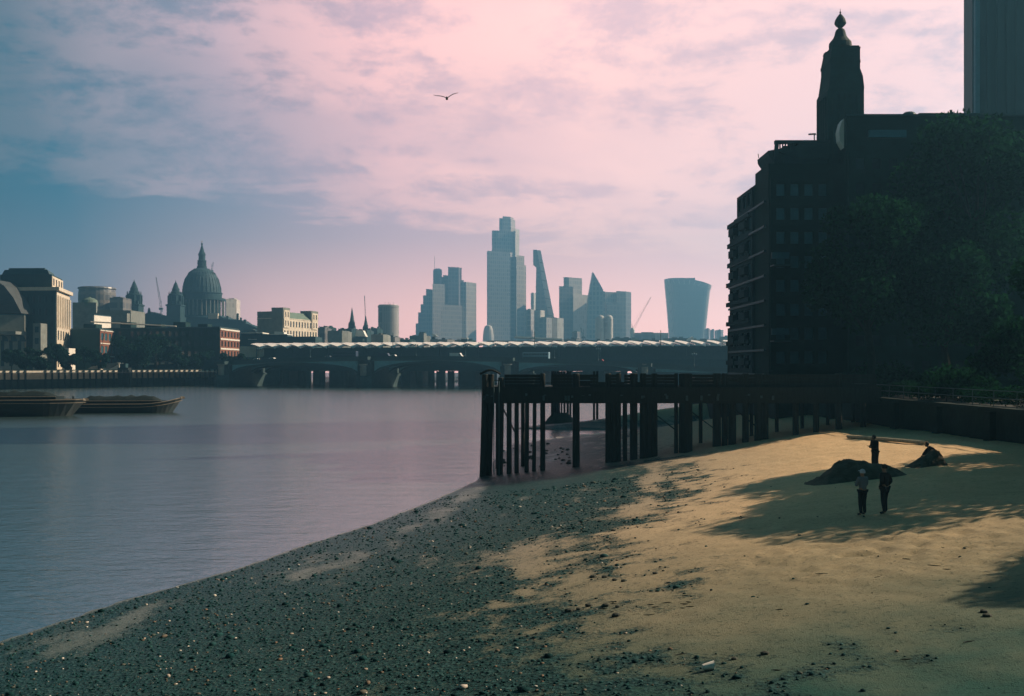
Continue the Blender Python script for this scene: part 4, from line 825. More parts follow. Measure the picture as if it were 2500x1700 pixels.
def sx_of(px_): r_ = (px_-1250)/F; return (r_*420)/(.965+.262*r_)
vehicle(sx_of(1136), 12, 5.6, 2, 2.3, pw, 'white van crossing the road bridge below the tall tower', 'van', 'van', vanp, vanw)
vehicle(sx_of(661), 12, 4.3, 1.8, 1.4, pw, 'white car at the far left end of the road bridge', 'car', 'car', carp, carw)
vehicle(sx_of(699), 12, 4.3, 1.8, 1.4, pw, 'second white car from the left end of the bridge', 'car', 'car', carp, carw)
vehicle(sx_of(832), 12, 4.3, 1.8, 1.4, mat('silver_paint', (.4, .4, .4), .3, .05), 'silver car over the second arch of the bridge from the left', 'car', 'car', carp, carw)
vehicle(sx_of(965), 12.2, 5.2, 1.9, 2.2, pd, 'dark blue van over the bridge pier left of the round tower', 'van', 'van', vanp, vanw)
vehicle(sx_of(988), 12, 2.6+1.4, 1.8, 1.5, pw, 'white hatchback right behind the dark blue van', 'car', 'car', carp, carw)
vehicle(sx_of(870), 11.5, 11, 2.5, 3.2, pd, 'long dark bus on the bridge below the larger steeple', 'bus', 'bus', busp, busw)
vehicle(sx_of(1325), 11.5, 11, 2.5, 3.3, pb, 'pale blue bus on the bridge below the wedge tower', 'bus', 'bus', busp, busw)
vehicle(sx_of(1480), 11.8, 4.3, 1.8, 1.4, prd, 'red car on the bridge below the slanted glass tower', 'car', 'car', carp, carw)
# ---------------------------------------------------------------- railway bridge station
SB = thing('station_bridge', 'railway bridge station with sawtooth roof of white panels running behind the road bridge', 'station', bp_(0, -45, 0))
def sb(s0, s1, o0, o1, z0, z1): return bbox(s0, s1, o0-45, o1-45, z0, z1)
sb(-190, 140, -16, 16, 7.0, 12.2).build('deck_girder', M['iron'], SB)
sb(-150, 130, -12, 12, 12.2, 18.2).build('platform_screen', M['steel'], SB)
sb(-152, 132, 15.6, 16.2, 12.2, 13.6).build('parapet', M['steel'], SB)
for s in (-129, -95, -61, -29, 3, 31, 59, 86, 112):
    sb(s-3.8, s+3.8, -17, 17, -2, 7).build('rail_pier', M['pierstone'], SB)
for s in (-118, -107, -84, -73, -50, -40, -19, -8, 14, 22, 40, 50, 68, 77):
    for o in (-8, 8, 24):
        x, y, z = bp_(s, -45+o, 0); MB().lathe(x, y, [(1.7, -1), (1.7, 6.9)], 10).build('old_column', M['pierstone'], SB)
pv = mat('white_canopy', (.80, .74, .70), .35, .05)
s = -141.0; i = 0
while s < 128:
    w_ = 6.9; o0, o1 = -14-45, 16.5-45; zl, zr = 20.6, 18.7
    m = MB(); n = 6; vs_ = []; f = []
    for k in range(n+1):
        u = k/n; ss = s+u*(w_-.5); z = 20.5-1.25*u+.25*math.sin(math.pi*u)
        vs_ += [bp_(ss, o1+.6, z-.35-.75*u), bp_(ss, o1-5, z+.25), bp_(ss, o0, z+.35), bp_(ss, o0, z-.05), bp_(ss, o1-5, z-.15), bp_(ss, o1+.6, z-.6-.95*u)]
    for k in range(n):
        a = 6*k
        for j in range(6): f.append((a+j, a+6+j, a+6+(j+1) % 6, a+(j+1) % 6))
    f += [tuple(range(5, -1, -1)), tuple(range(6*n, 6*n+6))]; m.add(vs_, f); m.build('roof_panel', pv, SB); s += w_; i += 1
for k in range(14):
    s = -138+19*k; sb(s-.2, s+.2, 15.9, 16.4, 13.6, 18.9).build('canopy_column', M['steel'], SB)
for k, s in enumerate((-66, 3, 60)): sb(s-.12, s+.12, 16.5, 16.8, 18, 25).build('signal_mast', M['steel'], SB)
# landing stage in front of the embankment
r = thing('river_pier_pavilion', 'low river pier pavilion with sloping grey roof and white fascia before the trees', 'pavilion', (PX(300, 480), 480, gz))
Yp = 480; MB().slab([P(214, 901, Yp), P(232, 890, Yp), P(286, 886, Yp), P(292, 888.5, Yp), P(262, 901.5, Yp)][::-1], (0, 6, 0)).build('sloping_roof', M['stone2'], r)
MB().slab([P(266, 902, Yp-.4), P(292, 902, Yp-.4), P(291, 889.5, Yp-.4)], (0, .38, 0)).build('gable', M['white'], r)
MB().slab([P(322, 884, Yp), P(425, 877, Yp), P(425, 880, Yp), P(322, 887, Yp)][::-1], (0, 7, 0)).build('flat_roof', M['iron'], r)
for a, b_ in ((323, 376), (392, 401), (411, 425)): MB().slab([P(a, 888.5-(a-322)*.045, Yp-.1), P(b_, 888.5-(b_-322)*.045, Yp-.1), P(b_, 893-(b_-322)*.045, Yp-.1), P(a, 893-(a-322)*.045, Yp-.1)][::-1], (0, .3, 0)).build('white_fascia', M['white'], r)
MB().slab([P(322, 893.5, Yp+1), P(428, 889, Yp+1), P(428, 903, Yp+1), P(322, 903, Yp+1)][::-1], (0, 5, 0)).build('wall', M['iron'], r)
# ---------------------------------------------------------------- power station turned warehouse, with tower
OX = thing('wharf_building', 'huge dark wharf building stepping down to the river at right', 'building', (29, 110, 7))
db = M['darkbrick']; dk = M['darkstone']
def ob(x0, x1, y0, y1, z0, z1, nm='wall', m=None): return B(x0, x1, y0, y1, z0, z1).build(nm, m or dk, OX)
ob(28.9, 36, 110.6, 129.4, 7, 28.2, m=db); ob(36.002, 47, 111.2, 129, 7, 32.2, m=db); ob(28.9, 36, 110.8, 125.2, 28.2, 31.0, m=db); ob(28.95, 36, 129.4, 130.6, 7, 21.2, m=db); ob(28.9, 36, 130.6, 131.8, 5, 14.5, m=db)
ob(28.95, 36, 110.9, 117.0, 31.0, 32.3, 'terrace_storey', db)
# river front: floors, sills and balconies in relief
facade(OX, (28.9, 129.2), (28.9, 117.0), 8.5, 28.0, 4, 7, .62, .55, dk, 'river_front', glass=M['glassblue'], th=.3)
facade(OX, (28.9, 125.0), (28.9, 117.2), 28.3, 30.8, 3, 1, .6, .6, dk, 'river_front', glass=M['glassblue'], th=.3)
for k in range(8):
    z = 9.6+2.55*k; e = 130.3 if z < 21 else 129.6; B(28.35, 28.58, 118, e, z, z+.5).build('balcony_edge', dk, OX); B(28.45, 30, e, e+.45, z, z+.55).build('balcony_edge', dk, OX)
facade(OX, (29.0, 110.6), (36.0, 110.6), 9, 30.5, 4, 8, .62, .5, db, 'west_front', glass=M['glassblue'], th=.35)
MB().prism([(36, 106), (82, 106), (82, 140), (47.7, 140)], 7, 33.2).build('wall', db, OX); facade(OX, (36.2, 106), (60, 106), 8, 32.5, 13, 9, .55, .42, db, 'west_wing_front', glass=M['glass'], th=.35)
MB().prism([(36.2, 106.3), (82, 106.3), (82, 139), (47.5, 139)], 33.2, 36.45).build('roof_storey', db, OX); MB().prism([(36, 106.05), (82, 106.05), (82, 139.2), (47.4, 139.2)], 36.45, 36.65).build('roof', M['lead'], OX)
MB().slab([(36.15, 107, 33.2), (35.7, 107, 34.0), (35.6, 107, 35.0), (35.85, 107, 36.0), (36.15, 107, 36.4)], (0, 1.2, 0)).build('curved_eaves', M['white'], OX)
B(38.5, 42.5, 105.9, 106.28, 34.1, 34.9).build('vent_panel', M['glassblue'], OX)
MB().lathe(43.2, 107, [(.8, 36.6), (.75, 36.85), (.5, 37.05), (.1, 37.1)], 12).build('roof_vent', M['steel'], OX); B(44.0, 51, 106.2, 109, 36.65, 36.8).build('roof_hatch', M['steel'], OX)
for k in range(8): B(28.36, 28.6, 110.7, 129.0 if k < 7 else 125, 8.35+2.786*k, 8.6+2.786*k).build('string_course', M['steel'], OX)
for k in range(7): B(28.2, 28.59, 119.5, 122.5, 9.5+2.786*k, 10.4+2.786*k).build('balcony', dk, OX); B(28.2, 28.59, 125.5, 128.2, 9.5+2.786*k, 10.4+2.786*k).build('balcony', dk, OX)
for k in range(9): B(29.2, 35.9, 110.18, 110.26, 8.9+2.69*k, 9.12+2.69*k).build('string_course', db, OX)
# flared restaurant canopy and pergola on the roof
MB().slab([(PX(1851, 117), 112.4, PZ(384.5, 116)), (PX(1882, 117), 112.4, PZ(379, 116)), (36, 112.4, 34.9-.5), (36, 112.4, 32.3), (PX(1868, 117), 112.4, 32.3), (PX(1863, 117), 112.4, PZ(412, 116)), (PX(1852, 117), 112.4, PZ(395, 116))][::-1], (0, 5, 0)).build('flared_canopy', dk, OX)
MB().tube([(PX(1852, 117), 117, PZ(386, 117)), (PX(1851, 117), 117, PZ(376, 117))], .05, 5).build('aerial', M['steel'], OX)
B(PX(1847, 117.2), PX(1880, 112), 112.0, 117.2, 30.9, PZ(428, 115)).build('terrace_edge', dk, OX)
B(PX(1847, 117.2), PX(1847, 117.2)+.25, 112.0, 117.2, 27.0, PZ(428, 115)).build('terrace_end', dk, OX)
zr_ = 35.15
B(PX(1892, 112), 36.2, 111.8, 112.4, zr_-.35, zr_).build('pergola_beam', dk, OX); B(PX(1892, 119.9), 36.2, 112.42, 119.9, zr_-.3, zr_-.02).build('pergola_roof', dk, OX)
MB().slab([(PX(1889, 112), 111.8, 32.4), (PX(1896, 112), 111.8, 32.4), (PX(1901, 112), 111.8, zr_-.35), (PX(1892, 112), 111.8, zr_-.35)], (0, .4, 0)).build('pergola_post', dk, OX)
for k in range(6): B(PX(1903+6.6*k, 112), PX(1903+6.6*k, 112)+.10, 111.85, 112.1, 33.9, zr_-.36).build('pergola_slat', dk, OX)
MB().slab([(PX(1902, 112), 111.9, 34.15), (PX(1902, 112), 111.9, 33.85), (PX(1950, 112), 111.9, 33.1), (36.1, 112.0, 33.1), (36.1, 111.9, 34.8), (PX(1948, 112), 111.9, 34.75), (PX(1940, 112), 111.9, 34.1)], (0, .25, 0)).build('pergola_rail', dk, OX)
B(PX(1915, 112), 36.0, 112.2, 119.5, 32.3, 34.6).build('restaurant_storey', dk, OX)
B(PX(1798, 127), PX(1807, 127), 122, 128.5, 28.2, 28.5).build('parapet', dk, OX)
for z0_, yy in ((PZ(615, 108), 0), (PZ(802, 108), 1)):
    B(PX(1881, 110), PX(1924, 110), 108.6, 110.2, z0_-1.45, z0_-1.3).build('balcony_slab', M['steel'], OX); B(PX(1881, 109), PX(1924, 109), 108.5, 108.58, z0_-.7, z0_).build('balcony_panel', M['glassblue'], OX)
# tower
TW = thing('wharf_tower', 'tall dark square tower with stepped shoulders and urn finial on the wharf building', 'tower', (41.7, 125, 34))
Yt = 122.0; Yc0 = 124.25
def sq_(a, b_):                                                      # square plan whose two visible edges fall at these columns
    ra, rb = (a-1250)/F, (b_-1250)/F; h = (rb-ra)*Yc0/(2+rb+ra); X = ra*(Yc0+h)+h; return [(X-h, Yc0-h), (X+h, Yc0-h), (X+h, Yc0+h), (X-h, Yc0+h)], Yc0-h
def fr(a0, b0, y0, a1, b1, y1, nm='shoulder'):
    q0, n0 = sq_(a0, b0); q1_, n1 = sq_(a1, b1); MB().prism(q0, PZ(y0, n0), PZ(y1, n1), q1_).build(nm, db, TW)
fr(1993.5, 2109.5, 420, 1993.5, 2109.5, 222, 'shaft'); fr(1993.5, 2109.5, 222, 1998, 2110, 213); fr(1998, 2110, 213, 2002, 2107, 186); fr(2002, 2107, 186, 2004.5, 2100.5, 168); fr(2004.5, 2100, 168, 2004.5, 2100, 153, 'shaft'); fr(2003, 2101, 153, 2003, 2101, 146, 'string_course'); fr(2004, 2100, 146, 2010, 2100, 118, 'upper_stage'); fr(2009, 2101, 118, 2009, 2101, 114, 'parapet')
for a in ((0, 1), (1, 2), (2, 3), (3, 0)):                           # corner blocks on the parapet
    q0, n0 = sq_(2009, 2101); c = Vector(q0[a[0]]); c = c.lerp(Vector((41.5, Yc0)), .30); B(c.x-.45, c.x+.45, c.y-.45, c.y+.45, PZ(114, n0)+.01, PZ(110.5, n0)).build('corner_block', db, TW)
    continue; m_ = (Vector(sq_(2002, 2107)[0][a[0]])+Vector(sq_(2002, 2107)[0][a[1]]))/2; B(m_.x-.3, m_.x+.3, m_.y-.3, m_.y+.3, PZ(190, n0), PZ(158, n0)).build('bracket', db, TW)
q0, n0 = sq_(1993.5, 2109.5)
for k in range(1, 6):
    for c0, c1 in ((q0[0], q0[1]), (q0[3], q0[0])):
        c = Vector(c0).lerp(Vector(c1), k/6); B(c.x-.14, c.x+.14, c.y-.14, c.y+.14, PZ(400, n0), PZ(232, n0)).build('brick_pier', db, TW)
xc = PX(2051.5, Yc0); s = Yc0/F; PZc = lambda y: PZ(y, Yc0)
MB().lathe(xc, Yc0, [(r*s, PZc(y)) for r, y in ((27, 118), (27, 111), (26.5, 106), (22, 100), (17, 94), (14, 87), (12, 78), (9.5, 73), (5.5, 70), (4, 69))], 16).build('pinnacle', M['cap'], TW)
MB().lathe(xc, Yc0, [(r*s, PZc(y)) for r, y in ((4, 69), (6, 67.5), (11, 63), (14, 58), (13.3, 53), (11.5, 48), (8, 42), (3.5, 36), (1, 34.5), (2.3, 32), (2.0, 30), (.8, 28), (.4, 22))], 16).build('urn_finial', M['cap'], TW)
r = thing('weather_vane', 'small T shaped aerial standing on the wharf roof left of the tower', 'aerial', (PX(1988, 121), 121, 34.5)); MB().tube([(PX(1988, 121), 121, 34.9), (PX(1988, 121), 121, PZ(328, 121))], .07, 5).build('mast', M['steel'], r); MB().tube([(PX(1974, 121), 121, PZ(328.5, 121)), (PX(1988, 121), 121, PZ(327.5, 121)), (PX(1992, 121), 121, PZ(328.5, 121))], .11, 5).build('arm', M['steel'], r)
# tall slab at the right edge
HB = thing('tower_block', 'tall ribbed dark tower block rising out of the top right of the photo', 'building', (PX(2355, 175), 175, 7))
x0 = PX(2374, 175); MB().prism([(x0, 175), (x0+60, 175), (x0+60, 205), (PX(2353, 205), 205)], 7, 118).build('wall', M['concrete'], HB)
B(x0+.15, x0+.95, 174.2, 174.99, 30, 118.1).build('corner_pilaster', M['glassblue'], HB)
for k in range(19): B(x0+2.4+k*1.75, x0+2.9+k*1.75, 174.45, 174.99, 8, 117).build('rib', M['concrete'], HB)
# ---------------------------------------------------------------- trees
def leaves(name, blobs, n, size, m, par, local=True, flat=.0):
    bl = np.array(blobs); vol = bl[:, 3]*bl[:, 4]*bl[:, 5]; pick = rng.choice(len(bl), n, p=vol**.7/np.sum(vol**.7)); d = rng.normal(size=(n, 3)); d /= np.linalg.norm(d, axis=1)[:, None]
    rad = rng.random(n)**.45; c = bl[pick, :3]+d*rad[:, None]*bl[pick, 3:6]
    a = rng.normal(size=(n, 3)); a /= np.linalg.norm(a, axis=1)[:, None]; b_ = np.cross(a, rng.normal(size=(n, 3))); b_ /= np.linalg.norm(b_, axis=1)[:, None]
    s = size*rng.uniform(.6, 1.3, n)[:, None]; V = np.stack([c-a*s, c+b_*s*.55, c+a*s, c-b_*s*.55], 1).reshape(-1, 3); FF = np.arange(4*n).reshape(n, 4)
    o = fastmesh(name, V, FF); o.data.materials.append(m); o.parent = par; return o
def tree(label, x, y, z, h, w, cz, ch, n, size, m, tr=.4, group=None, nb=16, name='tree', nlimb=6, sq=1.0):
    r = thing(name, label, 'tree', (x, y, z), 0, group); bl = []
    for i in range(nb):
        a = random.uniform(0, 6.28); e = random.uniform(-1, 1); q_ = math.sqrt(max(0, 1-e*e*.85)); rr = random.uniform(.35, .72)*q_; br = random.uniform(.24, .42)
        bl.append((w*rr*math.cos(a), w*sq*rr*math.sin(a), cz+ch*e*.62, w*br, w*br*sq, ch*br*.8))
    cr = leaves('crown', bl, n, size, m, r); t = MB(); top = cz+ch*.3
    t.tube([(0, 0, -.2), (.1*w*.2, 0, cz*.3), (-.05*w, .02*w, cz*.65), (0, 0, top)], [tr, tr*.8, tr*.6, tr*.15], 8)
    t.build('trunk', M['bark'], r, local=True)
    for i in range(nlimb):
        bx_ = bl[i]; z0_ = cz*.45+i*(top-cz*.5)/nlimb*.7; lm = MB(); lm.tube([(0, 0, z0_), (bx_[0]*.45, bx_[1]*.45, z0_+(bx_[2]-z0_)*.5), (bx_[0], bx_[1], bx_[2])], [tr*.42, tr*.25, tr*.06], 5); lm.build('limb', M['bark'], r, local=True)
    return r
tree('large plane tree overhanging the jetty end in front of the wharf building', 33.5, 92, 6.6, 20, 7.5, 12.4, 8.0, 15000, .27, M['leaf'], .45, nb=22)
tree('tallest plane tree against the ribbed tower block', 47, 99, 6.6, 28, 9.5, 19.5, 10.5, 15000, .32, M['leaf'], .6, nb=24)
tree('plane tree just out of frame whose shadow covers the two standing people', 33.8, 43.6, 6.6, 13, 8.4, 7.0, 6.4, 60000, .21, M['leaf'], .45, nb=38, sq=1.25)
tree('low branched plane tree by the handrail at the right edge', 34.5, 56, 6.6, 11, 6.6, 6.9, 5.6, 20000, .20, M['leaf'], .35, nb=22)
tree('bushy tree behind the handrail, left of the low branched plane tree', 41, 77, 6.6, 9, 5.2, 4.0, 3.6, 8000, .24, M['leaf'], .3, nb=18)
tree('leafy tree between the overhanging plane tree and the tallest one', 41, 93, 6.6, 18, 7.0, 10, 8.0, 9000, .30, M['leaf'], .45)
tree('tree nearest the camera whose shadow falls on the sand lower right', 33.5, 29.5, 6.6, 11, 5.0, 9.4, 4.4, 11000, .18, M['leaf'], .35)
r = thing('hedge', 'long dark hedge added behind the handrail on top of the river wall to hide the lit promenade', 'hedge', (33.6, 60, 6.7))  # made-up strip of dark foliage, added to cover the sunlit promenade path
leaves('foliage', [(random.uniform(-.3, .3), -42+k*.85, .75+random.uniform(-.15, .2), .7, .8, .65) for k in range(102)], 26000, .10, M['leaf'], r)
for k in range(12): MB().tube([(0, -40+k*7, 0), (.05, -40+k*7, .9)], .04, 5).build('stem', M['bark'], r, local=True)
for i, (x, y, w_, h_) in enumerate(((39, 66, 3.5, 2.6), (40, 70, 4, 3), (38, 83, 3.5, 2.6), (39, 100, 4, 3), (40, 60, 3.2, 2.4))):
    r = thing('shrub', ['low dark shrub behind the handrail at the right edge of the photo', 'low dark shrub behind the handrail right of the bushy tree', 'low dark shrub left of the bushy tree', 'low dark shrub at the foot of the wharf building', 'low dark shrub under the low branched plane tree'][i], 'shrub', (x, y, 6.6))
    leaves('foliage', [(random.uniform(-1, 1)*w_*.6, random.uniform(-1, 1)*w_*.6, h_*random.uniform(.3, .8), w_*.45, w_*.45, h_*.4) for _ in range(9)], 2500, .2, M['leaf'], r); MB().tube([(0, 0, 0), (.1, 0, h_*.6)], [.08, .04], 6).build('stem', M['bark'], r, local=True)
bank = [(28, 878, 24, 462, 'bushy tree below the arched college windows'), (62, 872, 26, 464, 'bushy tree between college and office block'), (100, 880, 24, 462, 'round tree in front of the college porch'), (134, 868, 26, 466, 'tree in front of the columned office end'),
        (172, 885, 22, 462, 'small tree below the sunlit annexe'), (206, 870, 24, 466, 'tree left of the narrow brick wing'), (240, 874, 24, 470, 'tree below the lit rows of the brick wing'), (332, 848, 46, 462, 'largest embankment tree, broad crown in front of the dark offices'), (382, 852, 34, 470, 'tall tree joining the right side of the largest embankment tree'),
        (428, 868, 28, 474, 'tree in front of the middle of the dark offices'), (470, 884, 22, 472, 'small tree right of the dark offices middle'), (508, 880, 24, 476, 'tree left of the sunlit brick end wall'), (546, 884, 22, 474, 'tree below the sunlit brick end wall'), (584, 886, 22, 466, 'tree at the left end of the bridge'), (618, 895, 20, 460, 'low tree against the bridge abutment')]
for x, y, rp_, Yb, lab in bank:
    if x < 575: r_ = (x-1250)/F; tt = (209+400*r_)/(69.5-99*r_); Yb = 400+99*tt+9+rp_*.12
    w_ = rp_/F*Yb*1.3; cz_ = PZ(y, Yb)-gz; tree('dark '+lab, PX(x, Yb), Yb, gz, 0, w_, max(cz_, w_*.7), w_*.95, int(2500+rp_*70), .50, M['leaf2'], .45 if rp_ > 40 else .25, 'embankment trees on the north bank', nb=12, nlimb=4)
r = thing('pier_hut', 'dark timber post structure standing against the embankment wall below the largest tree', 'pier', (PX(308, 438), 438, 0)); B(PX(296, 440), PX(321, 440), 436, 440, -1, 8.6).build('pile_frame', M['timber'], r); B(PX(300, 440), PX(314, 440), 436.5, 439.5, 8.6, 10.4).build('cabin', M['iron'], r)
for x in (297, 305, 313, 320): MB().tube([(PX(x, 434), 434.6, -1), (PX(x, 434), 434.6, 7.5)], .35, 6).build('pile', M['timber'], r)
# ---------------------------------------------------------------- people
def skin(name, nodes, edges, m, par, sub=2):
    """nodes: name -> (x, y, z, radius); the first one is the root"""
    keys = list(nodes); idx = {k: i for i, k in enumerate(keys)}
    me = bpy.data.meshes.new(name); me.from_pydata([nodes[k][:3] for k in keys], [(idx[a], idx[b]) for a, b in edges], []); me.materials.append(m)
    o = bpy.data.objects.new(name, me); scene.collection.objects.link(o); o.parent = par
    md = o.modifiers.new('Skin', 'SKIN'); md.use_smooth_shade = True
    sv = me.skin_vertices[0].data
    for k in keys:
        r = nodes[k][3]; sv[idx[k]].radius = (r, r) if not isinstance(r, tuple) else r; sv[idx[k]].use_root = False
    sv[0].use_root = True; s2 = o.modifiers.new('Sub', 'SUBSURF'); s2.levels = s2.render_levels = sub; return o
skinm = mat('skin', (.30, .18, .12), .6, .1); hairm = mat('dark_hair', (.02, .018, .015), .7, .2); shoem = mat('dark_shoes', (.02, .02, .02), .6, .1)
def person(label, loc, face, hgt, J, top, legs_m, cap=None, coat=False, longhair=False):
    """J: joints for a 1.75 m figure, x to the person's right, y forwards"""
    r = thing('person', label, 'person', loc, face); k = hgt/1.75
    r.scale = (1, 1, 1)
    def sc(d): return {a: (b[0]*k, b[1]*k, b[2]*k, b[3]*k) for a, b in d.items()}
    N = dict(pelvis=(*J['pelvis'], .125)); N['waist'] = (*J['waist'], .115); N['chest'] = (*J['chest'], .14); N['neckbase'] = (*J['neck'], .065)
    hx, hy, hz = J['head']; nx_, ny, nz_ = J['neck']; N['neck'] = (nx_+(hx-nx_)*.35, ny+(hy-ny)*.35, nz_+(hz-nz_)*.35, .055)
    N['jaw'] = (hx, hy+.01, hz-.06, .07); N['skull'] = (hx, hy, hz+.02, .088); N['crown'] = (hx, hy-.01, hz+.085, .06); N['nose'] = (hx, hy+.112, hz-.02, .014); N['chin'] = (hx, hy+.07, hz-.095, .035)
    E = [('pelvis', 'waist'), ('waist', 'chest'), ('chest', 'neckbase'), ('neckbase', 'neck'), ('neck', 'jaw'), ('jaw', 'skull'), ('skull', 'crown'), ('skull', 'nose'), ('jaw', 'chin')]
    for s, sg in (('l', -1), ('r', 1)):
        N[s+'ear'] = (hx+sg*.095, hy-.005, hz, .018); E.append(('skull', s+'ear'))
        N[s+'sho'] = (*J[s+'sho'], .062); N[s+'elb'] = (*J[s+'elb'], .043); N[s+'wri'] = (*J[s+'wri'], .028)
        w_ = Vector(J[s+'wri']); e_ = Vector(J[s+'elb']); d = (w_-e_).normalized(); N[s+'palm'] = (*(w_+d*.07), .034)
        sd_ = d.cross(Vector((0, 0, 1))); sd_ = sd_.normalized() if sd_.length > .1 else Vector((0, 1, 0))
        if abs(d.z) > .8: sd_ = Vector((0, 1, 0))
        E += [('chest', s+'sho'), (s+'sho', s+'elb'), (s+'elb', s+'wri'), (s+'wri', s+'palm')]
        for i, (o, ln) in enumerate(((-.028, .075), (-.009, .088), (.010, .082), (.028, .066))):
            b = w_+d*.10+sd_*o; c = b+d*ln*.55+Vector((-sg*.008, 0, 0)); e2 = b+d*ln+Vector((-sg*.022, 0, 0))
            N[f'{s}f{i}a'] = (*b, .011); N[f'{s}f{i}b'] = (*c, .009); N[f'{s}f{i}c'] = (*e2, .008); E += [(s+'palm', f'{s}f{i}a'), (f'{s}f{i}a', f'{s}f{i}b'), (f'{s}f{i}b', f'{s}f{i}c')]
        b = w_+d*.05+sd_*.045; N[s+'th1'] = (*b, .012); N[s+'th2'] = (*(b+d*.045+sd_*.018), .010); E += [(s+'palm', s+'th1'), (s+'th1', s+'th2')]
        N[s+'hip'] = (*J[s+'hip'], .092); N[s+'kne'] = (*J[s+'kne'], .06); N[s+'cal'] = (*((Vector(J[s+'kne'])*.68+Vector(J[s+'ank'])*.32)), .056); N[s+'ank'] = (*J[s+'ank'], .038); ax, ay, az_ = J[s+'ank']
        N[s+'toe'] = (ax+sg*.02, ay+.16, az_-.045, .032); E += [('pelvis', s+'hip'), (s+'hip', s+'kne'), (s+'kne', s+'cal'), (s+'cal', s+'ank'), (s+'ank', s+'toe')]
    N = sc(N); skin('body', N, E, skinm, r)
    def grow(keys, g_): return {q_: (*N[q_][:3], N[q_][3]+g_*k*(2.6 if coat else 1)) for q_ in keys}
    tk = ['pelvis', 'waist', 'chest', 'neckbase', 'lsho', 'lelb', 'rsho', 'relb', 'lwri', 'rwri']; te = [e for e in E if e[0] in tk and e[1] in tk]
    T = grow(tk, .022); T['neckbase'] = (*N['neckbase'][:3], .075*k)
    if coat:
        for s in 'lr': a, b = Vector(N[s+'hip'][:3]), Vector(N[s+'kne'][:3]); T[s+'hem'] = (*(a*.25+b*.75), .12*k); T[s+'hp'] = (*a, .125*k); te += [('pelvis', s+'hp'), (s+'hp', s+'hem')]
    skin('coat' if coat else 'jacket', T, te, top, r)
    lk = ['pelvis', 'lhip', 'lkne', 'lcal', 'lank', 'rhip', 'rkne', 'rcal', 'rank']; Lg = grow(lk, .018); Lg['pelvis'] = (*N['pelvis'][:3], .132*k)
    skin('trousers', Lg, [e for e in E if e[0] in lk and e[1] in lk], legs_m, r)
    for s in 'lr': skin('shoe', {'a': (*N[s+'ank'][:3], .046*k), 'b': (N[s+'toe'][0], N[s+'toe'][1]+.02*k, N[s+'toe'][2], .04*k)}, [('a', 'b')], shoem, r, 2)
    m = MB(); c = Vector(N['skull'][:3]); vs_ = []; f = []; n = 14
    for i in range(7):
        th = i/6*math.pi*(.60 if not longhair else .72)
        for j in range(n):
            ph = 2*math.pi*j/n; rr = .112*k; dp = 1.0 if math.sin(ph) < .2 else (.80 if th > 1.0 else 1.0)
            vs_.append((c.x+rr*math.sin(th)*math.cos(ph)*.95, c.y-.015*k+rr*math.sin(th)*math.sin(ph)*dp, c.z+.01*k+rr*1.1*math.cos(th)))
    for i in range(6):
        for j in range(n): f.append((i*n+j, (i+1)*n+j, (i+1)*n+(j+1) % n, i*n+(j+1) % n))
    m.add(vs_, f); m.build('cap' if cap else 'hair', cap or hairm, r, local=True, smooth=True)
    if cap: MB().prism([(c.x-.07*k, c.y+.09*k), (c.x+.07*k, c.y+.09*k), (c.x+.05*k, c.y+.18*k), (c.x-.05*k, c.y+.18*k)], c.z+.035*k, c.z+.05*k).build('cap_peak', cap, r, local=True)
    em = MB()
    for s in (-1, 1): em = MB(); em.lathe(c.x+s*.034*k, c.y+.083*k, [(.004, c.z-.012*k), (.012, c.z), (.004, c.z+.012*k)], 8); em.build('eye', shoem, r, local=True)
    return r
def stand(lx=.0, arms='down', step=.0, lean=0.0):
    J = dict(pelvis=(0, 0, .95), waist=(0, .0+lean*.3, 1.10), chest=(0, lean*.7, 1.30), neck=(0, lean, 1.48), head=(0, lean*1.2+.02, 1.63))
    for s, g_ in (('l', -1), ('r', 1)):
        J[s+'hip'] = (g_*.095, 0, .90); J[s+'kne'] = (g_*.11, .03+step*g_*.5, .50); J[s+'ank'] = (g_*.13, step*g_-.02, .09)
        J[s+'sho'] = (g_*.18, lean*.8, 1.42); J[s+'elb'] = (g_*.25, lean*.6-.03, 1.14); J[s+'wri'] = (g_*.24, lean*.6+.08, .90)
        if arms == 'pockets': J[s+'elb'] = (g_*.29, -.07, 1.15); J[s+'wri'] = (g_*.17, .06, .98)
        if arms == 'front': J[s+'elb'] = (g_*.24, .06, 1.15); J[s+'wri'] = (g_*.06, .27, 1.20)
    return J
def place(x, y): p = hit(x, y); p.z = H(p.x, p.y); return p
greyj = mat('pale_grey_jacket', (.16, .19, .22), .8, .1); navy = mat('dark_jacket', (.018, .02, .022), .85, .1); jean = mat('dark_trousers', (.02, .024, .03), .85, .1); pcap = mat('pale_cap', (.50, .55, .62), .7, .05)
person('standing person with pale cap, grey jacket and dark trousers on the shaded sand', place(2106, 1259), R(20), 1.72, stand(arms='front', step=.05), greyj, jean, pcap)
person('taller standing person in dark clothes and short hair, right of the pale cap', place(2160, 1254), R(35), 1.84, stand(arms='pockets', step=.06), navy, jean)
pc = place(2137, 1140); pc = Vector((PX(2137, 52.3), 52.3, 0)); pc.z = H(pc.x, pc.y)
person('dark figure in a long coat standing behind the sand heap against the lit sand', pc, R(100), 1.86, stand(arms='front', step=.03, lean=.06), navy, jean, None, True, True)
J = dict(pelvis=(0, -.18, .42), waist=(0, -.10, .56), chest=(0, .10, .72), neck=(0, .24, .84), head=(0, .34, .95))
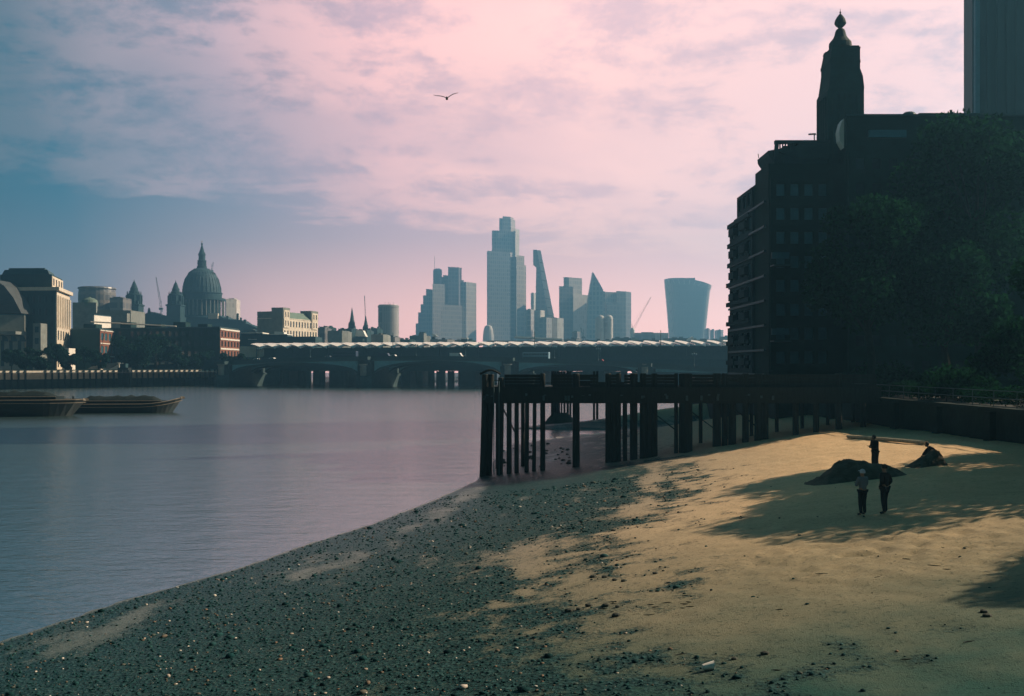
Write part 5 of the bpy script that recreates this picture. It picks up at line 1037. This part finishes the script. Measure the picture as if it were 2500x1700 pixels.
for s, g_ in (('l', -1), ('r', 1)): J[s+'hip'] = (g_*.10, -.16, .40); J[s+'kne'] = (g_*.17, .24, .52); J[s+'ank'] = (g_*.14, -.05, .09); J[s+'sho'] = (g_*.18, .17, .80); J[s+'elb'] = (g_*.22, .36, .58); J[s+'wri'] = (g_*.13, .52, .38)
pd_ = Vector((PX(2279, 53), 53, 0)); pd_.z = H(pd_.x, pd_.y)
person('crouching person in dark clothes working at the right hand sand heap', pd_, R(80), 1.8, J, navy, jean, None, False, True)
# ---------------------------------------------------------------- sand heaps
def heap(label, cx_, cy_, w_, dpt, h, seed, prof):
    n, mlin = 56, 30; vs_ = []; f = []; g0 = H(cx_, cy_)
    for i in range(n):
        for j in range(mlin):
            u, v = i/(n-1)*2-1, j/(mlin-1)*2-1; X = cx_+u*w_; Y = cy_+v*dpt
            e = max(0, 1-abs(v)**1.7); z = h*np.interp(u, [a for a, b in prof], [b for a, b in prof])*e
            z *= 1+.22*nz(X*1.7, Y*1.7, seed); z += .08*nz(X*5, Y*5, seed)*min(1, z*4)
            vs_.append((X, Y, H(X, Y)-.06+z))
    for i in range(n-1):
        for j in range(mlin-1): a = i*mlin+j; f.append((a, a+mlin, a+mlin+1, a+1))
    m = MB(); m.add(vs_, f); o = m.build('sand_heap', mat('dug_sand', (.10, .085, .06), .95, .3, 3, .05, 12), smooth=True); return tag(o, label, 'sand heap')
heap('dark dug up sand heap with a pointed top beside the figure in the long coat', PX(2080, 49.6), 49.6, 2.5, 1.5, 1.15, 4, [(-1, 0), (-.72, .18), (-.45, .55), (-.12, 1), (.15, .86), (.4, .62), (.62, .5), (.85, .3), (1, 0)])
heap('low wedge of dug sand in front of the crouching person', PX(2256, 51.5), 51.5, 1.0, .9, .85, 9, [(-1, 0), (-.5, .35), (.1, .75), (.5, 1), (.8, .8), (1, 0)])
# boulders at the water's edge under the jetty
rockm = mat('weedy_rock', (.045, .05, .04), .85, .4, 3, .04, 8)
for i in range(34):
    px_, py_ = random.uniform(1226, 1390), random.uniform(1084, 1140); p = hit(px_, py_)
    if p.y > 128 or p.x < -2: continue
    r_ = random.uniform(.10, .26); m = MB(); vs_ = []
    pr = [(.3, 0), (1, .25), (1.05, .6), (.6, 1), (.2, 1.1)]; m.lathe(0, 0, [(a*r_, b*r_) for a, b in pr], 9); m.v = [(x*random.uniform(.9, 1.25), y*random.uniform(.8, 1.2), z*random.uniform(.8, 1.1)) for x, y, z in m.v]
    o = m.build('rock', rockm); o.location = (p.x, p.y, H(p.x, p.y)-.05); tag(o, 'small dark weedy rock lying at the water edge under the jetty', 'rock', 'rocks at the water edge under the jetty')
for i, (x, y) in enumerate(((1448, 1411), (1477, 1412), (1501, 1419), (1508, 1485), (1413, 1489), (1390, 1492), (1480, 1481), (1505, 1508), (1600, 1402), (1523, 1421), (1438, 1480), (2402, 1500), (2410, 1514), (1868, 1600), (1793, 1612))):
    p = place(x, y); rr = .06+.05*random.random(); m = MB(); m.lathe(0, 0, [(rr*.8, -.03), (rr*1.1, rr*.2), (rr*.9, rr*.6), (rr*.3, rr*.8)], 8); m.v = [(a*random.uniform(.8, 1.3), b, c) for a, b, c in m.v]
    tag(m.build('stone', rockm), 'lone dark stone lying on the open sand right of the shingle', 'stone', 'single stones on the sand').location = p
rt_ = random.Random(3)
for i in range(26):
    x, y = (rt_.uniform(1400, 1720), rt_.uniform(1470, 1505)) if i < 14 else (rt_.uniform(1500, 2460), rt_.uniform(1380, 1660))
    if i >= 20: x, y = rt_.uniform(1950, 2400), rt_.uniform(1330, 1420)
    p = place(x, y); a = rt_.uniform(-.5, .5); ln = rt_.uniform(.12, .42); m = MB(); pts = [(ln*(u-.5)*math.cos(a)+rt_.uniform(-.02, .02), ln*(u-.5)*math.sin(a)+rt_.uniform(-.02, .02), .012) for u in (0, .35, .7, 1)]
    m.tube(pts, [.006, .014, .012, .004], 6); tag(m.build('twig', M['bark']), 'thin dark twig or strand of weed washed up on the open sand', 'twig', 'twigs and weed strands on the sand').location = p
p = place(1728, 1640); m = MB(); c0_, c1_ = Vector((-.11, 0, .07)), Vector((.12, .03, .10)); m.tube([c0_, c0_+Vector((.01, 0, 0)), c1_, c1_+Vector((.01, 0, 0))], [.05, .055, .085, .09], 12)
tag(m.build('paper_cup', mat('paper_cup', (.80, .74, .66), .6, .05)), 'crumpled white paper cup lying where the shingle meets the sand', 'cup').location = p
# ---------------------------------------------------------------- gull
g0 = P(1091, 241, 62); r = thing('gull', 'gull gliding with raised wings in the open sky', 'bird', tuple(g0))
gb = mat('gull_feathers', (.10, .10, .10), .8, .1)
m = MB(); m.tube([(0, -.24, .02), (0, -.19, .03), (0, -.08, .02), (0, .06, 0), (0, .17, .01), (0, .23, .04)], [.015, .05, .075, .085, .05, .012], 12)
m.tube([(0, -.22, .02), (0, -.30, 0)], [.02, .004], 6); m.build('body', gb, r, local=True, smooth=True)
MB().slab([(-.02, .18, .02), (.02, .18, .02), (.07, .36, .03), (-.07, .36, .03)], (0, 0, .008)).build('tail', gb, r, local=True)
for s, pts in ((-1, [(0, .02), (.20, .12), (.42, .17), (.70, .19), (.85, .23)]), (1, [(0, .02), (.18, .16), (.36, .27), (.60, .34), (.72, .37)])):
    ch = [.20, .19, .16, .10, .02]; m = MB(); vs_ = []; f = []
    for (x, z), c in zip(pts, ch): vs_ += [(s*x, -.10-(.0 if x < .4 else .0)+.12*x, z+.0), (s*x, -.10+.12*x+c*.3, z+.018), (s*x, -.10+.12*x+c, z)]
    for i in range(4):
        a = 3*i; f += [(a, a+3, a+4, a+1), (a+1, a+4, a+5, a+2), (a+2, a+5, a+3, a)]
    m.add(vs_, f); m.build('wing', gb, r, local=True, smooth=True)
# ---------------------------------------------------------------- haze
hm = bpy.data.materials.new('haze_air'); hm.use_nodes = True; t = hm.node_tree; t.nodes.clear(); o = t.nodes.new('ShaderNodeOutputMaterial'); v = t.nodes.new('ShaderNodeVolumePrincipled')
v.inputs['Color'].default_value = (.22, .60, .93, 1); v.inputs['Density'].default_value = .00050; v.inputs['Anisotropy'].default_value = .6; t.links.new(v.outputs[0], o.inputs['Volume'])
hz = B(-1600, 1600, -100, 2460, -4, 330).build('haze', hm); hz['kind'] = 'stuff'; hz['label'] = 'pale blue river haze veiling the far city'
scene.cycles.volume_bounces = 0; scene.cycles.max_bounces = 6; scene.cycles.volume_max_steps = 64
